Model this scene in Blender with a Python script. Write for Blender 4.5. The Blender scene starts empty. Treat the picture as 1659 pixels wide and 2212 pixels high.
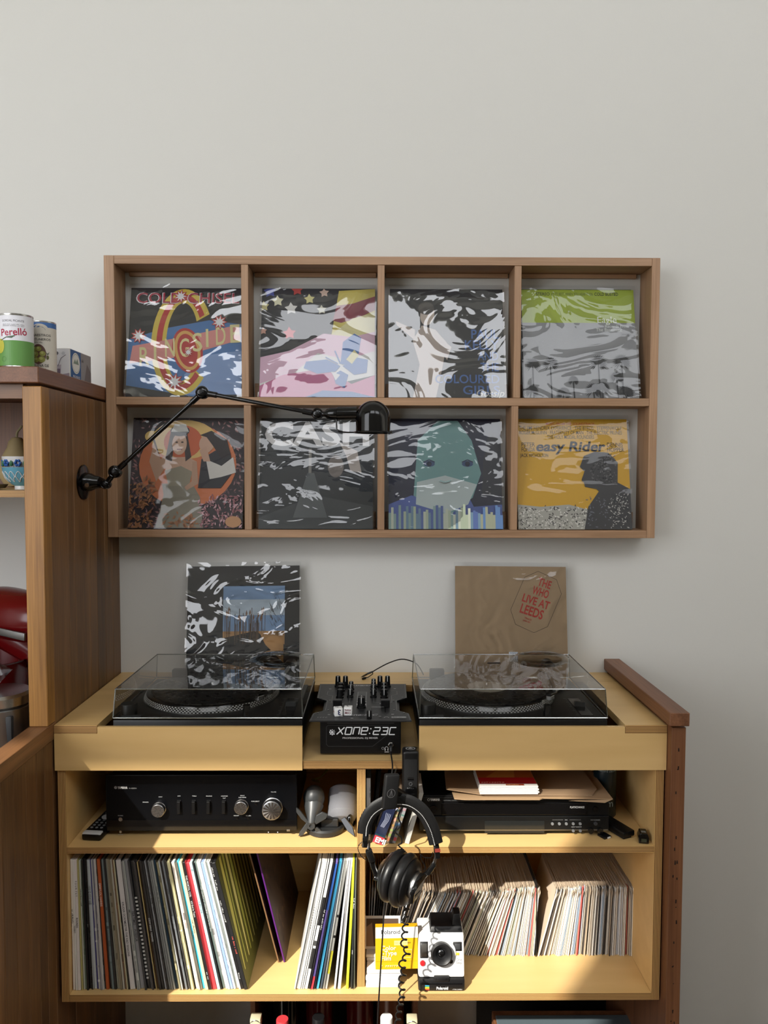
import bpy, bmesh, math, random
from mathutils import Vector, Matrix, noise
random.seed(7)
SC = bpy.context.scene
COL = SC.collection
PI = math.pi
# ------------------------------------------------------------------ camera
FPX, CXP, CYP = 1661.0, 829.5, 1106.0
CAM = Vector((0, -2.19, 1.62)); PITCH, YAW, ROLL = .0518, .0087, -.0025
fwd = Vector((math.sin(YAW)*math.cos(PITCH), math.cos(YAW)*math.cos(PITCH), -math.sin(PITCH)))
rgt = fwd.cross(Vector((0, 0, 1))).normalized(); upv = rgt.cross(fwd)
RR = rgt*math.cos(ROLL) - upv*math.sin(ROLL); UU = rgt*math.sin(ROLL) + upv*math.cos(ROLL)
cd = bpy.data.cameras.new('camera'); cam = bpy.data.objects.new('camera', cd); COL.objects.link(cam)
cd.sensor_fit = 'VERTICAL'; cd.sensor_height = 24; cd.lens = FPX/2212*24; cd.clip_start = .05
cam.matrix_world = Matrix(((RR.x, UU.x, -fwd.x, CAM.x), (RR.y, UU.y, -fwd.y, CAM.y), (RR.z, UU.z, -fwd.z, CAM.z), (0, 0, 0, 1)))
SC.camera = cam
# ------------------------------------------------------------------ world, sun, exposure
SC.view_settings.view_transform = 'Standard'; SC.view_settings.look = 'None'
SC.view_settings.gamma = 1; SC.view_settings.use_curve_mapping = False
SC.view_settings.exposure = -.55
SC.cycles.max_bounces = 7; SC.cycles.diffuse_bounces = 4; SC.cycles.glossy_bounces = 3; SC.cycles.transparent_max_bounces = 16; SC.cycles.caustics_reflective = False; SC.cycles.caustics_refractive = False
SC.cycles.sample_clamp_indirect = 6.0; SC.cycles.adaptive_threshold = .03
w = bpy.data.worlds.new('sky'); SC.world = w; w.use_nodes = True
bgn = w.node_tree.nodes['Background']; bgn.inputs[0].default_value = (.95, .965, 1, 1); bgn.inputs[1].default_value = 7.6
SUN_DIR = Vector((.72, 1.0, -.95)).normalized()
sl = bpy.data.lights.new('sun', 'SUN'); sl.energy = 12.0; sl.angle = math.radians(.8); sl.color = (1, .95, .85)
sun = bpy.data.objects.new('sun', sl); COL.objects.link(sun); sun.location = (-3, -6, 6)
sun.rotation_euler = SUN_DIR.to_track_quat('-Z', 'Y').to_euler()
REAR = -3.15; CEIL = 4.7
GLAZ = [(-4.4, -1.5, 1.1, 3.575), (-1.0, .5, 3.2, 4.5), (.85, 2.6, 3.2, 4.5)]       # openings in the rear wall: x0 x1 z0 z1
for (x0, x1, z0, z1) in GLAZ:                                   # portals only guide the sampling of the sky
    pl = bpy.data.lights.new('window_portal', 'AREA'); pl.shape = 'RECTANGLE'; pl.size = x1-x0; pl.size_y = z1-z0
    pl.cycles.is_portal = True
    po = bpy.data.objects.new('window_portal', pl); COL.objects.link(po)
    po.location = ((x0+x1)/2, REAR-.05, (z0+z1)/2); po.rotation_euler = (PI/2, 0, 0)

# ------------------------------------------------------------------ pixel helpers (a photo pixel met with a plane of the room)
def ray(x, y): return fwd + RR*((x-CXP)/FPX) - UU*((y-CYP)/FPX)
def ay(x, y, Y): d = ray(x, y); return CAM + d*((Y-CAM.y)/d.y)
def az(x, y, Z): d = ray(x, y); return CAM + d*((Z-CAM.z)/d.z)
# ------------------------------------------------------------------ colour + materials
def lin(c): return tuple(((v/255)/12.92 if v/255 <= .04045 else ((v/255+.055)/1.055)**2.4) for v in c)
def L4(c): return (*lin(c), 1)
MATS = {}
def nmat(name):
    m = bpy.data.materials.new(name); m.use_nodes = True; MATS[name] = m
    return m, m.node_tree, m.node_tree.nodes['Principled BSDF']
def mat(name, c, rough=.5, metal=0, spec=.5, coat=0, bump=0, bscale=200, emis=None):
    if name in MATS: return MATS[name]
    m, nt, b = nmat(name)
    b.inputs['Base Color'].default_value = L4(c); b.inputs['Roughness'].default_value = rough
    b.inputs['Metallic'].default_value = metal; b.inputs['Specular IOR Level'].default_value = spec
    b.inputs['Coat Weight'].default_value = coat; b.inputs['Coat Roughness'].default_value = .05
    tc = nt.nodes.new('ShaderNodeTexCoord'); n = nt.nodes.new('ShaderNodeTexNoise')
    n.inputs['Scale'].default_value = bscale; n.inputs['Detail'].default_value = 3
    nt.links.new(tc.outputs['Object'], n.inputs['Vector'])
    mr = nt.nodes.new('ShaderNodeMapRange'); mr.inputs['To Min'].default_value = max(.02, rough-.05); mr.inputs['To Max'].default_value = min(1, rough+.05)
    nt.links.new(n.outputs['Fac'], mr.inputs['Value']); nt.links.new(mr.outputs[0], b.inputs['Roughness'])
    if bump:
        bp = nt.nodes.new('ShaderNodeBump'); bp.inputs['Strength'].default_value = bump; bp.inputs['Distance'].default_value = .001
        nt.links.new(n.outputs['Fac'], bp.inputs['Height']); nt.links.new(bp.outputs[0], b.inputs['Normal'])
    if emis:
        b.inputs['Emission Color'].default_value = L4(emis[0]); b.inputs['Emission Strength'].default_value = emis[1]
    return m
def wood(name, c1, c2, axis, rough=.45, scale=1., fine=1., var=.25, contrast=1.):
    """timber: fine grain stretched along one axis, a slow colour drift and a per-piece tone"""
    if name in MATS: return MATS[name]
    m, nt, b = nmat(name); N = nt.nodes.new; Lk = nt.links.new
    tc = N('ShaderNodeTexCoord'); oi = N('ShaderNodeObjectInfo')
    mul = N('ShaderNodeMath'); mul.operation = 'MULTIPLY'; mul.inputs[1].default_value = 37.
    Lk(oi.outputs['Random'], mul.inputs[0])
    add = N('ShaderNodeVectorMath'); add.operation = 'ADD'; Lk(tc.outputs['Object'], add.inputs[0]); Lk(mul.outputs[0], add.inputs[1])
    mp = N('ShaderNodeMapping'); Lk(add.outputs[0], mp.inputs[0])
    s = [260*fine*scale]*3; s['xyz'.index(axis)] = 7*scale; mp.inputs['Scale'].default_value = s
    n1 = N('ShaderNodeTexNoise'); n1.inputs['Scale'].default_value = 1; n1.inputs['Detail'].default_value = 5; Lk(mp.outputs[0], n1.inputs['Vector'])
    mp2 = N('ShaderNodeMapping'); Lk(add.outputs[0], mp2.inputs[0])
    s = [24*scale]*3; s['xyz'.index(axis)] = 1.6*scale; mp2.inputs['Scale'].default_value = s
    n2 = N('ShaderNodeTexNoise'); n2.inputs['Scale'].default_value = 1; n2.inputs['Detail'].default_value = 3; n2.inputs['Distortion'].default_value = .6; Lk(mp2.outputs[0], n2.inputs['Vector'])
    mx = N('ShaderNodeMix'); mx.data_type = 'FLOAT'; mx.inputs['Factor'].default_value = .55; Lk(n1.outputs['Fac'], mx.inputs[2]); Lk(n2.outputs['Fac'], mx.inputs[3])
    rp = N('ShaderNodeValToRGB'); rp.color_ramp.elements[0].color = L4(c1); rp.color_ramp.elements[1].color = L4(c2)
    rp.color_ramp.elements[0].position = .5-.18/contrast; rp.color_ramp.elements[1].position = .5+.18/contrast
    Lk(mx.outputs[0], rp.inputs[0])
    hs = N('ShaderNodeHueSaturation'); mr = N('ShaderNodeMapRange'); mr.inputs['To Min'].default_value = 1-var; mr.inputs['To Max'].default_value = 1+var
    Lk(oi.outputs['Random'], mr.inputs[0]); Lk(mr.outputs[0], hs.inputs['Value']); Lk(rp.outputs[0], hs.inputs['Color']); Lk(hs.outputs[0], b.inputs['Base Color'])
    b.inputs['Roughness'].default_value = rough
    bp = N('ShaderNodeBump'); bp.inputs['Strength'].default_value = .15; bp.inputs['Distance'].default_value = .0006
    Lk(n1.outputs['Fac'], bp.inputs['Height']); Lk(bp.outputs[0], b.inputs['Normal'])
    return m
def ply_edge(name, axis, period=.0034):
    if name in MATS: return MATS[name]
    m, nt, b = nmat(name); N = nt.nodes.new; Lk = nt.links.new
    tc = N('ShaderNodeTexCoord'); sp = N('ShaderNodeSeparateXYZ'); Lk(tc.outputs['Object'], sp.inputs[0])
    other = N('ShaderNodeTexNoise'); other.inputs['Scale'].default_value = 14; Lk(tc.outputs['Object'], other.inputs['Vector'])
    ma = N('ShaderNodeMath'); ma.operation = 'MULTIPLY_ADD'; ma.inputs[1].default_value = .0012; Lk(other.outputs['Fac'], ma.inputs[0]); Lk(sp.outputs[axis.upper()], ma.inputs[2])
    dv = N('ShaderNodeMath'); dv.operation = 'DIVIDE'; dv.inputs[1].default_value = period; Lk(ma.outputs[0], dv.inputs[0])
    fr = N('ShaderNodeMath'); fr.operation = 'FRACT'; Lk(dv.outputs[0], fr.inputs[0])
    rp = N('ShaderNodeValToRGB'); e = rp.color_ramp.elements
    e[0].position = 0; e[0].color = L4((206, 166, 104)); e[1].position = 1; e[1].color = L4((206, 166, 104))
    for p, c in ((.42, (196, 152, 92)), (.55, (96, 62, 32)), (.86, (104, 68, 36)), (.95, (190, 146, 90))):
        k = e.new(p); k.color = L4(c)
    Lk(fr.outputs[0], rp.inputs[0]); Lk(rp.outputs[0], b.inputs['Base Color']); b.inputs['Roughness'].default_value = .55
    return m
def print_mat(name='print', rough=.45, spec=.4):
    if name in MATS: return MATS[name]
    m, nt, b = nmat(name); at = nt.nodes.new('ShaderNodeVertexColor'); at.layer_name = 'Col'
    nt.links.new(at.outputs[0], b.inputs['Base Color']); b.inputs['Roughness'].default_value = rough; b.inputs['Specular IOR Level'].default_value = spec
    return m
def clear_mat(name, tint=(250, 250, 250), refl=.04, gain=1., rough=.04, wrinkle=0., wscale=14, seed=0., ior=1.45, stretch=(1, 1, 1), rot=(0, 0, 0)):
    """thin clear plastic: what lies behind shows through, the surface mirrors the room by Fresnel"""
    if name in MATS: return MATS[name]
    m = bpy.data.materials.new(name); m.use_nodes = True; MATS[name] = m; nt = m.node_tree; nt.nodes.clear(); N = nt.nodes.new; Lk = nt.links.new
    out = N('ShaderNodeOutputMaterial'); mix = N('ShaderNodeMixShader'); tr = N('ShaderNodeBsdfTransparent'); gl = N('ShaderNodeBsdfGlossy'); fr = N('ShaderNodeFresnel')
    tr.inputs[0].default_value = L4(tint); gl.inputs['Roughness'].default_value = rough; gl.inputs['Color'].default_value = (1, 1, 1, 1); fr.inputs[0].default_value = ior
    ma = N('ShaderNodeMath'); ma.operation = 'MULTIPLY_ADD'; ma.inputs[1].default_value = gain; ma.inputs[2].default_value = refl; ma.use_clamp = True
    Lk(fr.outputs[0], ma.inputs[0]); Lk(ma.outputs[0], mix.inputs[0]); Lk(tr.outputs[0], mix.inputs[1]); Lk(gl.outputs[0], mix.inputs[2]); Lk(mix.outputs[0], out.inputs[0])
    if wrinkle:
        tc = N('ShaderNodeTexCoord'); mp = N('ShaderNodeMapping'); mp.inputs['Location'].default_value = (seed, seed*.7, seed*1.3); mp.inputs['Scale'].default_value = stretch; mp.inputs['Rotation'].default_value = rot
        Lk(tc.outputs['Object'], mp.inputs[0])
        n = N('ShaderNodeTexNoise'); n.inputs['Scale'].default_value = wscale; n.inputs['Detail'].default_value = 1.6; n.inputs['Distortion'].default_value = 2.2; Lk(mp.outputs[0], n.inputs['Vector'])
        bp = N('ShaderNodeBump'); bp.inputs['Strength'].default_value = 1; bp.inputs['Distance'].default_value = wrinkle; Lk(n.outputs['Fac'], bp.inputs['Height'])
        Lk(bp.outputs[0], gl.inputs['Normal']); Lk(bp.outputs[0], fr.inputs['Normal'])
    return m
# ------------------------------------------------------------------ geometry helpers
class G:
    """collects shapes into ONE bmesh; build() links it as one mesh object"""
    def __init__(s): s.bm = bmesh.new(); s.cl = None
    def _fin(s, geom_faces, mi, M, verts):
        for f in geom_faces: f.material_index = mi
        if M is not None: bmesh.ops.transform(s.bm, matrix=M, verts=verts)
        return geom_faces
    def box(s, x0, x1, y0, y1, z0, z1, mi=0, bev=0, seg=2, M=None):
        b = bmesh.new() if bev else s.bm
        vs = [b.verts.new(p) for p in ((x0, y0, z0), (x1, y0, z0), (x1, y1, z0), (x0, y1, z0), (x0, y0, z1), (x1, y0, z1), (x1, y1, z1), (x0, y1, z1))]
        fs = [b.faces.new([vs[i] for i in q]) for q in ((0, 3, 2, 1), (4, 5, 6, 7), (0, 1, 5, 4), (1, 2, 6, 5), (2, 3, 7, 6), (3, 0, 4, 7))]
        if bev:
            bmesh.ops.bevel(b, geom=b.edges[:], offset=bev, segments=seg, profile=.5, affect='EDGES', clamp_overlap=True)
            return s._merge(b, mi, M)
        s._fin(fs, mi, M, vs); return fs
    def _merge(s, b, mi, M):
        vm = {}; nv = []; fs = []
        for v in b.verts: k = s.bm.verts.new(v.co); vm[v] = k; nv.append(k)
        for f in b.faces:
            try: fs.append(s.bm.faces.new([vm[v] for v in f.verts]))
            except ValueError: pass
        b.free(); s._fin(fs, mi, M, nv); return fs
    def poly(s, pts, mi=0):
        vs = [s.bm.verts.new(p) for p in pts]; f = s.bm.faces.new(vs); f.material_index = mi; return f
    def prism(s, pts, d, mi=0, M=None, bev=0):
        """polygon of 3-D points pushed along vector d"""
        b = bmesh.new(); d = Vector(d)
        a = [b.verts.new(p) for p in pts]; c = [b.verts.new(Vector(p)+d) for p in pts]; n = len(pts)
        b.faces.new(a); b.faces.new(c[::-1])
        for i in range(n): b.faces.new((a[i], c[i], c[(i+1) % n], a[(i+1) % n]))
        bmesh.ops.recalc_face_normals(b, faces=b.faces[:])
        if bev: bmesh.ops.bevel(b, geom=b.edges[:], offset=bev, segments=2, profile=.5, affect='EDGES', clamp_overlap=True)
        return s._merge(b, mi, M)
    def lathe(s, prof, n=32, mi=0, M=None, cap=True, arc=2*PI):
        """profile (r, h) turned round Z"""
        rings = []; vs = []
        full = abs(arc-2*PI) < 1e-6; m = n if full else n+1
        for r, h in prof:
            if r < 1e-6: v = s.bm.verts.new((0, 0, h)); rings.append([v]); vs.append(v)
            else:
                rg = [s.bm.verts.new((r*math.cos(arc*i/n), r*math.sin(arc*i/n), h)) for i in range(m)]; rings.append(rg); vs += rg
        fs = []
        for a, b in zip(rings, rings[1:]):
            for i in range(n):
                j = (i+1) % m
                if len(a) == 1 and len(b) == 1: continue
                if len(a) == 1: fs.append(s.bm.faces.new((a[0], b[j], b[i])))
                elif len(b) == 1: fs.append(s.bm.faces.new((a[i], a[j], b[0])))
                else: fs.append(s.bm.faces.new((a[i], a[j], b[j], b[i])))
        if cap and full:
            if len(rings[0]) > 1: fs.append(s.bm.faces.new(rings[0][::-1]))
            if len(rings[-1]) > 1: fs.append(s.bm.faces.new(rings[-1]))
        s._fin(fs, mi, M, vs); return fs
    def cyl(s, p, q, r, r2=None, n=20, mi=0):
        p, q = Vector(p), Vector(q); d = q-p; M = Matrix.Translation(p) @ d.to_track_quat('Z', 'Y').to_matrix().to_4x4()
        return s.lathe([(r, 0), (r if r2 is None else r2, d.length)], n, mi, M)
    def tube(s, pts, r, n=8, mi=0, rad=None, flat=None):
        """tube through points; rad = radius per point; flat=(a,b) elliptical section"""
        pts = [Vector(p) for p in pts]; rings = []; prev = None; fs = []
        for i, p in enumerate(pts):
            t = (pts[min(i+1, len(pts)-1)]-pts[max(i-1, 0)]).normalized()
            if prev is None:
                a = Vector((0, 0, 1)) if abs(t.z) < .9 else Vector((0, 1, 0)); u = t.cross(a).normalized()
            else:
                u = (prev - t*prev.dot(t)); u = u.normalized() if u.length > 1e-6 else t.orthogonal().normalized()
            prev = u; v = t.cross(u); rr = rad[i] if rad else r
            fa, fb = flat if flat else (1, 1)
            rings.append([s.bm.verts.new(p + u*math.cos(2*PI*k/n)*rr*fa + v*math.sin(2*PI*k/n)*rr*fb) for k in range(n)])
        for a, b in zip(rings, rings[1:]):
            for k in range(n): fs.append(s.bm.faces.new((a[k], a[(k+1) % n], b[(k+1) % n], b[k])))
        fs.append(s.bm.faces.new(rings[0][::-1])); fs.append(s.bm.faces.new(rings[-1]))
        for f in fs: f.material_index = mi
        return fs
    def sphere(s, c, r, mi=0, sc=(1, 1, 1), u=20, v=12, R=None):
        b = bmesh.new(); bmesh.ops.create_uvsphere(b, u_segments=u, v_segments=v, radius=1)
        M = Matrix.Translation(c) @ (R if R else Matrix()) @ Matrix.Diagonal((r*sc[0], r*sc[1], r*sc[2], 1))
        return s._merge(b, mi, M)
    # ---- printed colour (face-corner colours read by the print material)
    def paint(s, faces, c):
        if s.cl is None: s.cl = s.bm.loops.layers.float_color.new('Col')
        for f in faces:
            for l in f.loops: l[s.cl] = (*lin(c), 1)
    def build(s, name, mats, parent=None, smooth=False, world=False, M=None):
        if M is not None: s.bm.transform(M)
        if world and parent is not None: s.bm.transform(XF[parent.name].inverted())
        me = bpy.data.meshes.new(name); bmesh.ops.recalc_face_normals(s.bm, faces=s.bm.faces[:]) if smooth != 'keep' else None
        s.bm.to_mesh(me); s.bm.free()
        for m in (mats if isinstance(mats, (list, tuple)) else [mats]): me.materials.append(MATS[m] if isinstance(m, str) else m)
        if smooth:
            try: me.shade_smooth(); me.set_sharp_from_angle(angle=math.radians(35))
            except Exception: pass
        o = bpy.data.objects.new(name, me); COL.objects.link(o)
        if parent is not None: o.parent = parent
        XF[o.name] = XF[parent.name].copy() if parent is not None else Matrix()
        return o
XF = {}
def put(o, M): o.matrix_basis = M; XF[o.name] = M.copy(); return o
def tag(o, label=None, cat=None, group=None, kind=None):
    for k, v in (('label', label), ('category', cat), ('group', group), ('kind', kind)):
        if v: o[k] = v
    return o
def thing(name, label, cat, loc=(0, 0, 0), rot=None, group=None):
    o = bpy.data.objects.new(name, None); o.empty_display_size = .05; COL.objects.link(o)
    put(o, Matrix.Translation(loc) @ (rot.to_4x4() if rot else Matrix()))
    return tag(o, label, cat, group)
def struct(o): o['kind'] = 'structure'; return o
def dup(o, parent=None, M=None):
    c = o.copy(); COL.objects.link(c); c.parent = parent
    if M is not None: put(c, M)
    for ch in list(o.children): dup(ch, c)
    return c
def text_geo(body, size, bold=0., shear=0., spacing=1., align='LEFT'):
    cu = bpy.data.curves.new('t', 'FONT'); cu.body = body; cu.size = size; cu.offset = bold*size; cu.shear = shear; cu.space_character = spacing
    cu.align_x = align; cu.resolution_u = 3; ob = bpy.data.objects.new('t', cu); me = ob.to_mesh()
    vs = [v.co.copy() for v in me.vertices]; fs = [tuple(p.vertices) for p in me.polygons]
    ob.to_mesh_clear(); bpy.data.objects.remove(ob); bpy.data.curves.remove(cu)
    return vs, fs
def RX(a): return Matrix.Rotation(a, 4, 'X')
def RY(a): return Matrix.Rotation(a, 4, 'Y')
def RZ(a): return Matrix.Rotation(a, 4, 'Z')
def T(x, y, z): return Matrix.Translation((x, y, z))
class Art:
    """flat print: coloured polygons in a plane (u right, v up), each layer a hair above the last"""
    def __init__(s, M, step=.00012): s.g = G(); s.M = M; s.k = 0; s.step = step
    def _add(s, pts, c):
        f = s.g.poly([s.M @ Vector((u, v, s.k*s.step)) for u, v in pts]); s.g.paint([f], c); return f
    def up(s): s.k += 1; return s
    def poly(s, pts, c): s.up(); s._add(pts, c); return s
    def rect(s, u0, v0, u1, v1, c): return s.poly([(u0, v0), (u1, v0), (u1, v1), (u0, v1)], c)
    def many(s, polys, c):
        s.up()
        for p in polys: s._add(p, c)
        return s
    def ell(s, u, v, a, b, c, n=28, rot=0., arc=(0, 2*PI)):
        p = []
        for i in range(n+1 if arc != (0, 2*PI) else n):
            t = arc[0]+(arc[1]-arc[0])*i/n; x, y = a*math.cos(t), b*math.sin(t)
            p.append((u+x*math.cos(rot)-y*math.sin(rot), v+x*math.sin(rot)+y*math.cos(rot)))
        return s.poly(p, c)
    def ring(s, u, v, a, b, a2, b2, c, arc=(0, 2*PI), n=40, rot=0.):
        s.up()
        def P(a, b, t): x, y = a*math.cos(t), b*math.sin(t); return (u+x*math.cos(rot)-y*math.sin(rot), v+x*math.sin(rot)+y*math.cos(rot))
        for i in range(n):
            t0 = arc[0]+(arc[1]-arc[0])*i/n; t1 = arc[0]+(arc[1]-arc[0])*(i+1)/n
            s._add([P(a, b, t0), P(a, b, t1), P(a2, b2, t1), P(a2, b2, t0)], c)
        return s
    def star(s, u, v, r, c, n=8, inner=.45, rot=0.):
        return s.poly([(u+(r if i % 2 == 0 else r*inner)*math.cos(rot+PI*i/n), v+(r if i % 2 == 0 else r*inner)*math.sin(rot+PI*i/n)) for i in range(2*n)], c)
    def line(s, pts, wd, c, closed=False):
        s.up(); pts = list(pts)+([pts[0]] if closed else [])
        for (a, b), (d, e) in zip(pts, pts[1:]):
            l = math.hypot(d-a, e-b) or 1; nx, ny = -(e-b)/l*wd/2, (d-a)/l*wd/2
            s._add([(a+nx, b+ny), (a-nx, b-ny), (d-nx, e-ny), (d+nx, e+ny)], c)
        return s
    def text(s, body, u, v, size, c, bold=0., shear=0., rot=0., width=None, align='LEFT', spacing=1., sy=1.):
        s.up()
        if body[0] == '~':                                  # print too small to read in the photo: strokes only
            marks = ' '.join('.'*int(k) for k in body[1:].split()); rng = random.Random(len(marks))
            n = len(marks); adv = (width/n) if width else size*.52; x = -(adv*n/2) if align == 'CENTER' else 0
            for ch in marks:
                if ch != ' ':
                    h = size*rng.choice((.45, .45, .65)); g_ = size*.13
                    for bx, by, cx, cy in ((0, 0, g_, h), (adv*.2, h-g_ if rng.random() < .6 else h*.4, adv*.72, h if rng.random() < .6 else h*.4+g_)):
                        cx, cy = max(cx, bx+g_*.6), max(cy, by+g_*.6)
                        s._add([(u+p*math.cos(rot)-q*math.sin(rot), v+p*math.sin(rot)+q*math.cos(rot)) for p, q in ((x+bx, by), (x+cx, by), (x+cx, cy), (x+bx, cy))], c)
                x += adv
            return s
        vs, fs = text_geo(body, size, bold, shear, spacing, align)
        if not vs: return s
        sx = 1.
        if width:
            w0 = max(p.x for p in vs)-min(p.x for p in vs); sx = width/w0
        nv = []
        for p in vs:
            x, y = p.x*sx, p.y*sy
            nv.append(s.g.bm.verts.new(s.M @ Vector((u+x*math.cos(rot)-y*math.sin(rot), v+x*math.sin(rot)+y*math.cos(rot), s.k*s.step))))
        ff = []
        for f in fs:
            try: ff.append(s.g.bm.faces.new([nv[i] for i in f]))
            except ValueError: pass
        s.g.paint(ff, c); return s
    def build(s, name, parent=None, material=None, world=False): return s.g.build(name, material or print_mat(), parent, 'keep', world)
FRONT = Matrix(((1, 0, 0, 0), (0, 0, -1, 0), (0, 1, 0, 0), (0, 0, 0, 1)))     # (u,v,n) -> (x, -y normal, z)
def facing(x, y, z): return T(x, y, z) @ FRONT
# ================================================================== materials
mat('wall_paint', (208, 207, 202), .75, bump=.15, bscale=350)
mat('ceiling_paint', (225, 223, 218), .8)
wood('floor_wood', (84, 68, 52), (112, 92, 72), 'y', .45, .5)
wood('timber_v', (78, 52, 30), (134, 96, 58), 'z', .42, 1, var=.26)
wood('timber_post_lit', (114, 76, 34), (178, 128, 64), 'z', .42, 1, var=.0)  # plank timber made lighter: the light on the post front is in its colour
wood('timber_y', (84, 56, 34), (138, 96, 60), 'y', .42, 1, var=.12)
wood('timber_x', (84, 56, 34), (138, 96, 60), 'x', .42, 1, var=.12)
wood('rack_x', (136, 104, 76), (178, 142, 110), 'x', .5, 1, var=.06)
wood('rack_z', (136, 104, 76), (178, 142, 110), 'z', .5, 1, var=.06)
wood('redwood_z', (92, 56, 34), (130, 86, 56), 'z', .45, 1, var=.05)
wood('redwood_y', (92, 58, 38), (134, 90, 62), 'y', .45, 1, var=.05)
wood('ply', (207, 170, 110), (225, 189, 130), 'x', .38, .45, fine=.2, var=.02, contrast=.8)
ply_edge('ply_edge_z', 'z'); ply_edge('ply_edge_x', 'x')
mat('black_gloss', (10, 10, 11), .12, spec=.6); mat('black_satin', (10, 10, 11), .38, spec=.35); mat('black_matte', (14, 14, 15), .6, spec=.3)
mat('dark_grey', (52, 53, 55), .5); mat('mid_grey', (110, 112, 114), .5); mat('white_plastic', (232, 232, 230), .35)
mat('chrome', (200, 200, 202), .18, 1); mat('brushed', (150, 150, 150), .32, 1); mat('tin', (190, 190, 188), .25, 1)
mat('paper_white', (232, 230, 224), .7); mat('kraft', (158, 130, 98), .75); mat('card_black', (22, 22, 24), .5)
mat('white_dot', (200, 200, 200), .5); mat('black_rubber', (14, 14, 14), .7)
print_mat()
# ================================================================== the room
def slab(name, x0, x1, y0, y1, z0, z1, m):
    g = G(); g.box(x0, x1, y0, y1, z0, z1); return struct(g.build(name, m))
slab('wall_back', -4.6, 2.9, 0, .12, -.02, CEIL, 'wall_paint')
slab('floor', -4.6, 2.9, REAR-.1, .12, -.06, -.02, 'floor_wood')
slab('ceiling', -4.6, 2.9, REAR-.1, .12, CEIL, CEIL+.06, 'ceiling_paint')
slab('wall_left', -4.72, -4.6, REAR-.1, .12, -.02, CEIL, 'wall_paint')
slab('wall_right', 2.9, 3.02, REAR-.1, .12, -.02, CEIL, 'wall_paint')
g = G(); xs_ = sorted({-4.6, 2.9} | {q for r in GLAZ for q in r[:2]})
for x0_, x1_ in zip(xs_, xs_[1:]):
    hole = next((r for r in GLAZ if abs(r[0]-x0_) < 1e-6), None)
    for z0_, z1_ in ([(-.02, hole[2]), (hole[3], CEIL)] if hole else [(-.02, CEIL)]): g.box(x0_, x1_, REAR-.1, REAR, z0_, z1_)
struct(g.build('wall_rear', 'wall_paint'))
mat('outside_ground', (150, 150, 140), .9)
slab('ground', -14, 12, -16, REAR-.1, -.3, -.1, 'outside_ground')

# ================================================================== timber kitchen unit on the left
PX = -.735
kx0 = -1.75
t = thing('kitchen_unit', 'tall timber kitchen shelf unit with plank side beside the records', 'shelf unit', (PX-.4, -.25, 0))
YF = -.49
# planks of the side panel, front to back (pixel columns of the joints turned into depth)
joints = [-.452, -.362, -.322, -.228, -.178, -.118, -.06, 0]
for a, b in zip(joints, joints[1:]):
    g = G(); g.box(PX-.03, PX, a+.0006, b-.0006 if b < 0 else -.001, 1.0345 if a > -.47 else 1.05, 1.806, bev=.0012, seg=1); g.build('plank', 'timber_v', t, world=True)
g = G(); g.box(PX-.042, PX, YF-.002, -.4526, 1.0495, 1.806, bev=.0015, seg=1); g.build('post', 'timber_post_lit', t, world=True)
g = G(); g.box(kx0, PX-.001, YF-.012, -.001, 1.812, 1.8475, bev=.002, seg=1); g.build('top_slab', 'redwood_y', t, world=True)
g = G(); g.box(kx0, PX-.045, -.44, -.003, 1.561, 1.577, mi=0); 
for f in g.bm.faces:
    if f.normal.y < -.5 or abs(f.calc_center_median().y+.44) < 1e-4: f.material_index = 1
g.build('shelf', ['ply', 'ply_edge_z'], t, world=True)
g = G(); g.box(kx0, PX-.045, YF+.01, YF+.03, 1.78, 1.811); g.build('top_rail', 'timber_x', t, world=True)
g = G(); g.box(kx0-.03, kx0, YF, -.001, 1.0, 1.811); g.build('side_panel', 'timber_v', t, world=True)
g = G(); g.box(kx0, PX-.045, -.02, -.003, 1.577, 1.811); g.build('back_panel', 'redwood_z', t, world=True)
# half-wall that runs on towards the room under it, with its cap
HW = -.815
t = thing('half_wall', 'low timber plank partition with mitred cap in the lower left corner', 'partition', (PX-.03, -.6, -.02))
g = G(); g.prism([(PX+.001, HW, 1.012), (PX+.001, YF+.038, 1.012), (PX+.001, YF+.038, 1.049), (PX+.001, HW, 1.049)], (-.045, 0, 0), bev=.0015); g.build('cap_rail', 'timber_y', t, world=True)
ys = [HW, -.76, -.705, -.655, -.6, -.55, -.51, -.468, -.36, -.24, -.12, -.001]
for a, b in zip(ys, ys[1:]):
    g = G(); g.box(PX-.03, PX-.002, a+.0006, b-.0006, -.018, 1.011 if b < -.45 else 1.033, bev=.0012, seg=1); g.build('plank', 'timber_v', t, world=True)
# bench behind the half wall
t = thing('kitchen_bench', 'dark kitchen bench holding the red mixer', 'bench', (-1.25, -.3, -.02))
mat('bench_top', (38, 38, 40), .3)
g = G(); g.box(kx0, PX-.032, -.62, -.002, .92, .95); g.build('worktop', 'bench_top', t, world=True)
g = G(); g.box(kx0, PX-.034, -.58, -.002, -.018, .919); g.build('carcass', 'timber_v', t, world=True)

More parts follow.
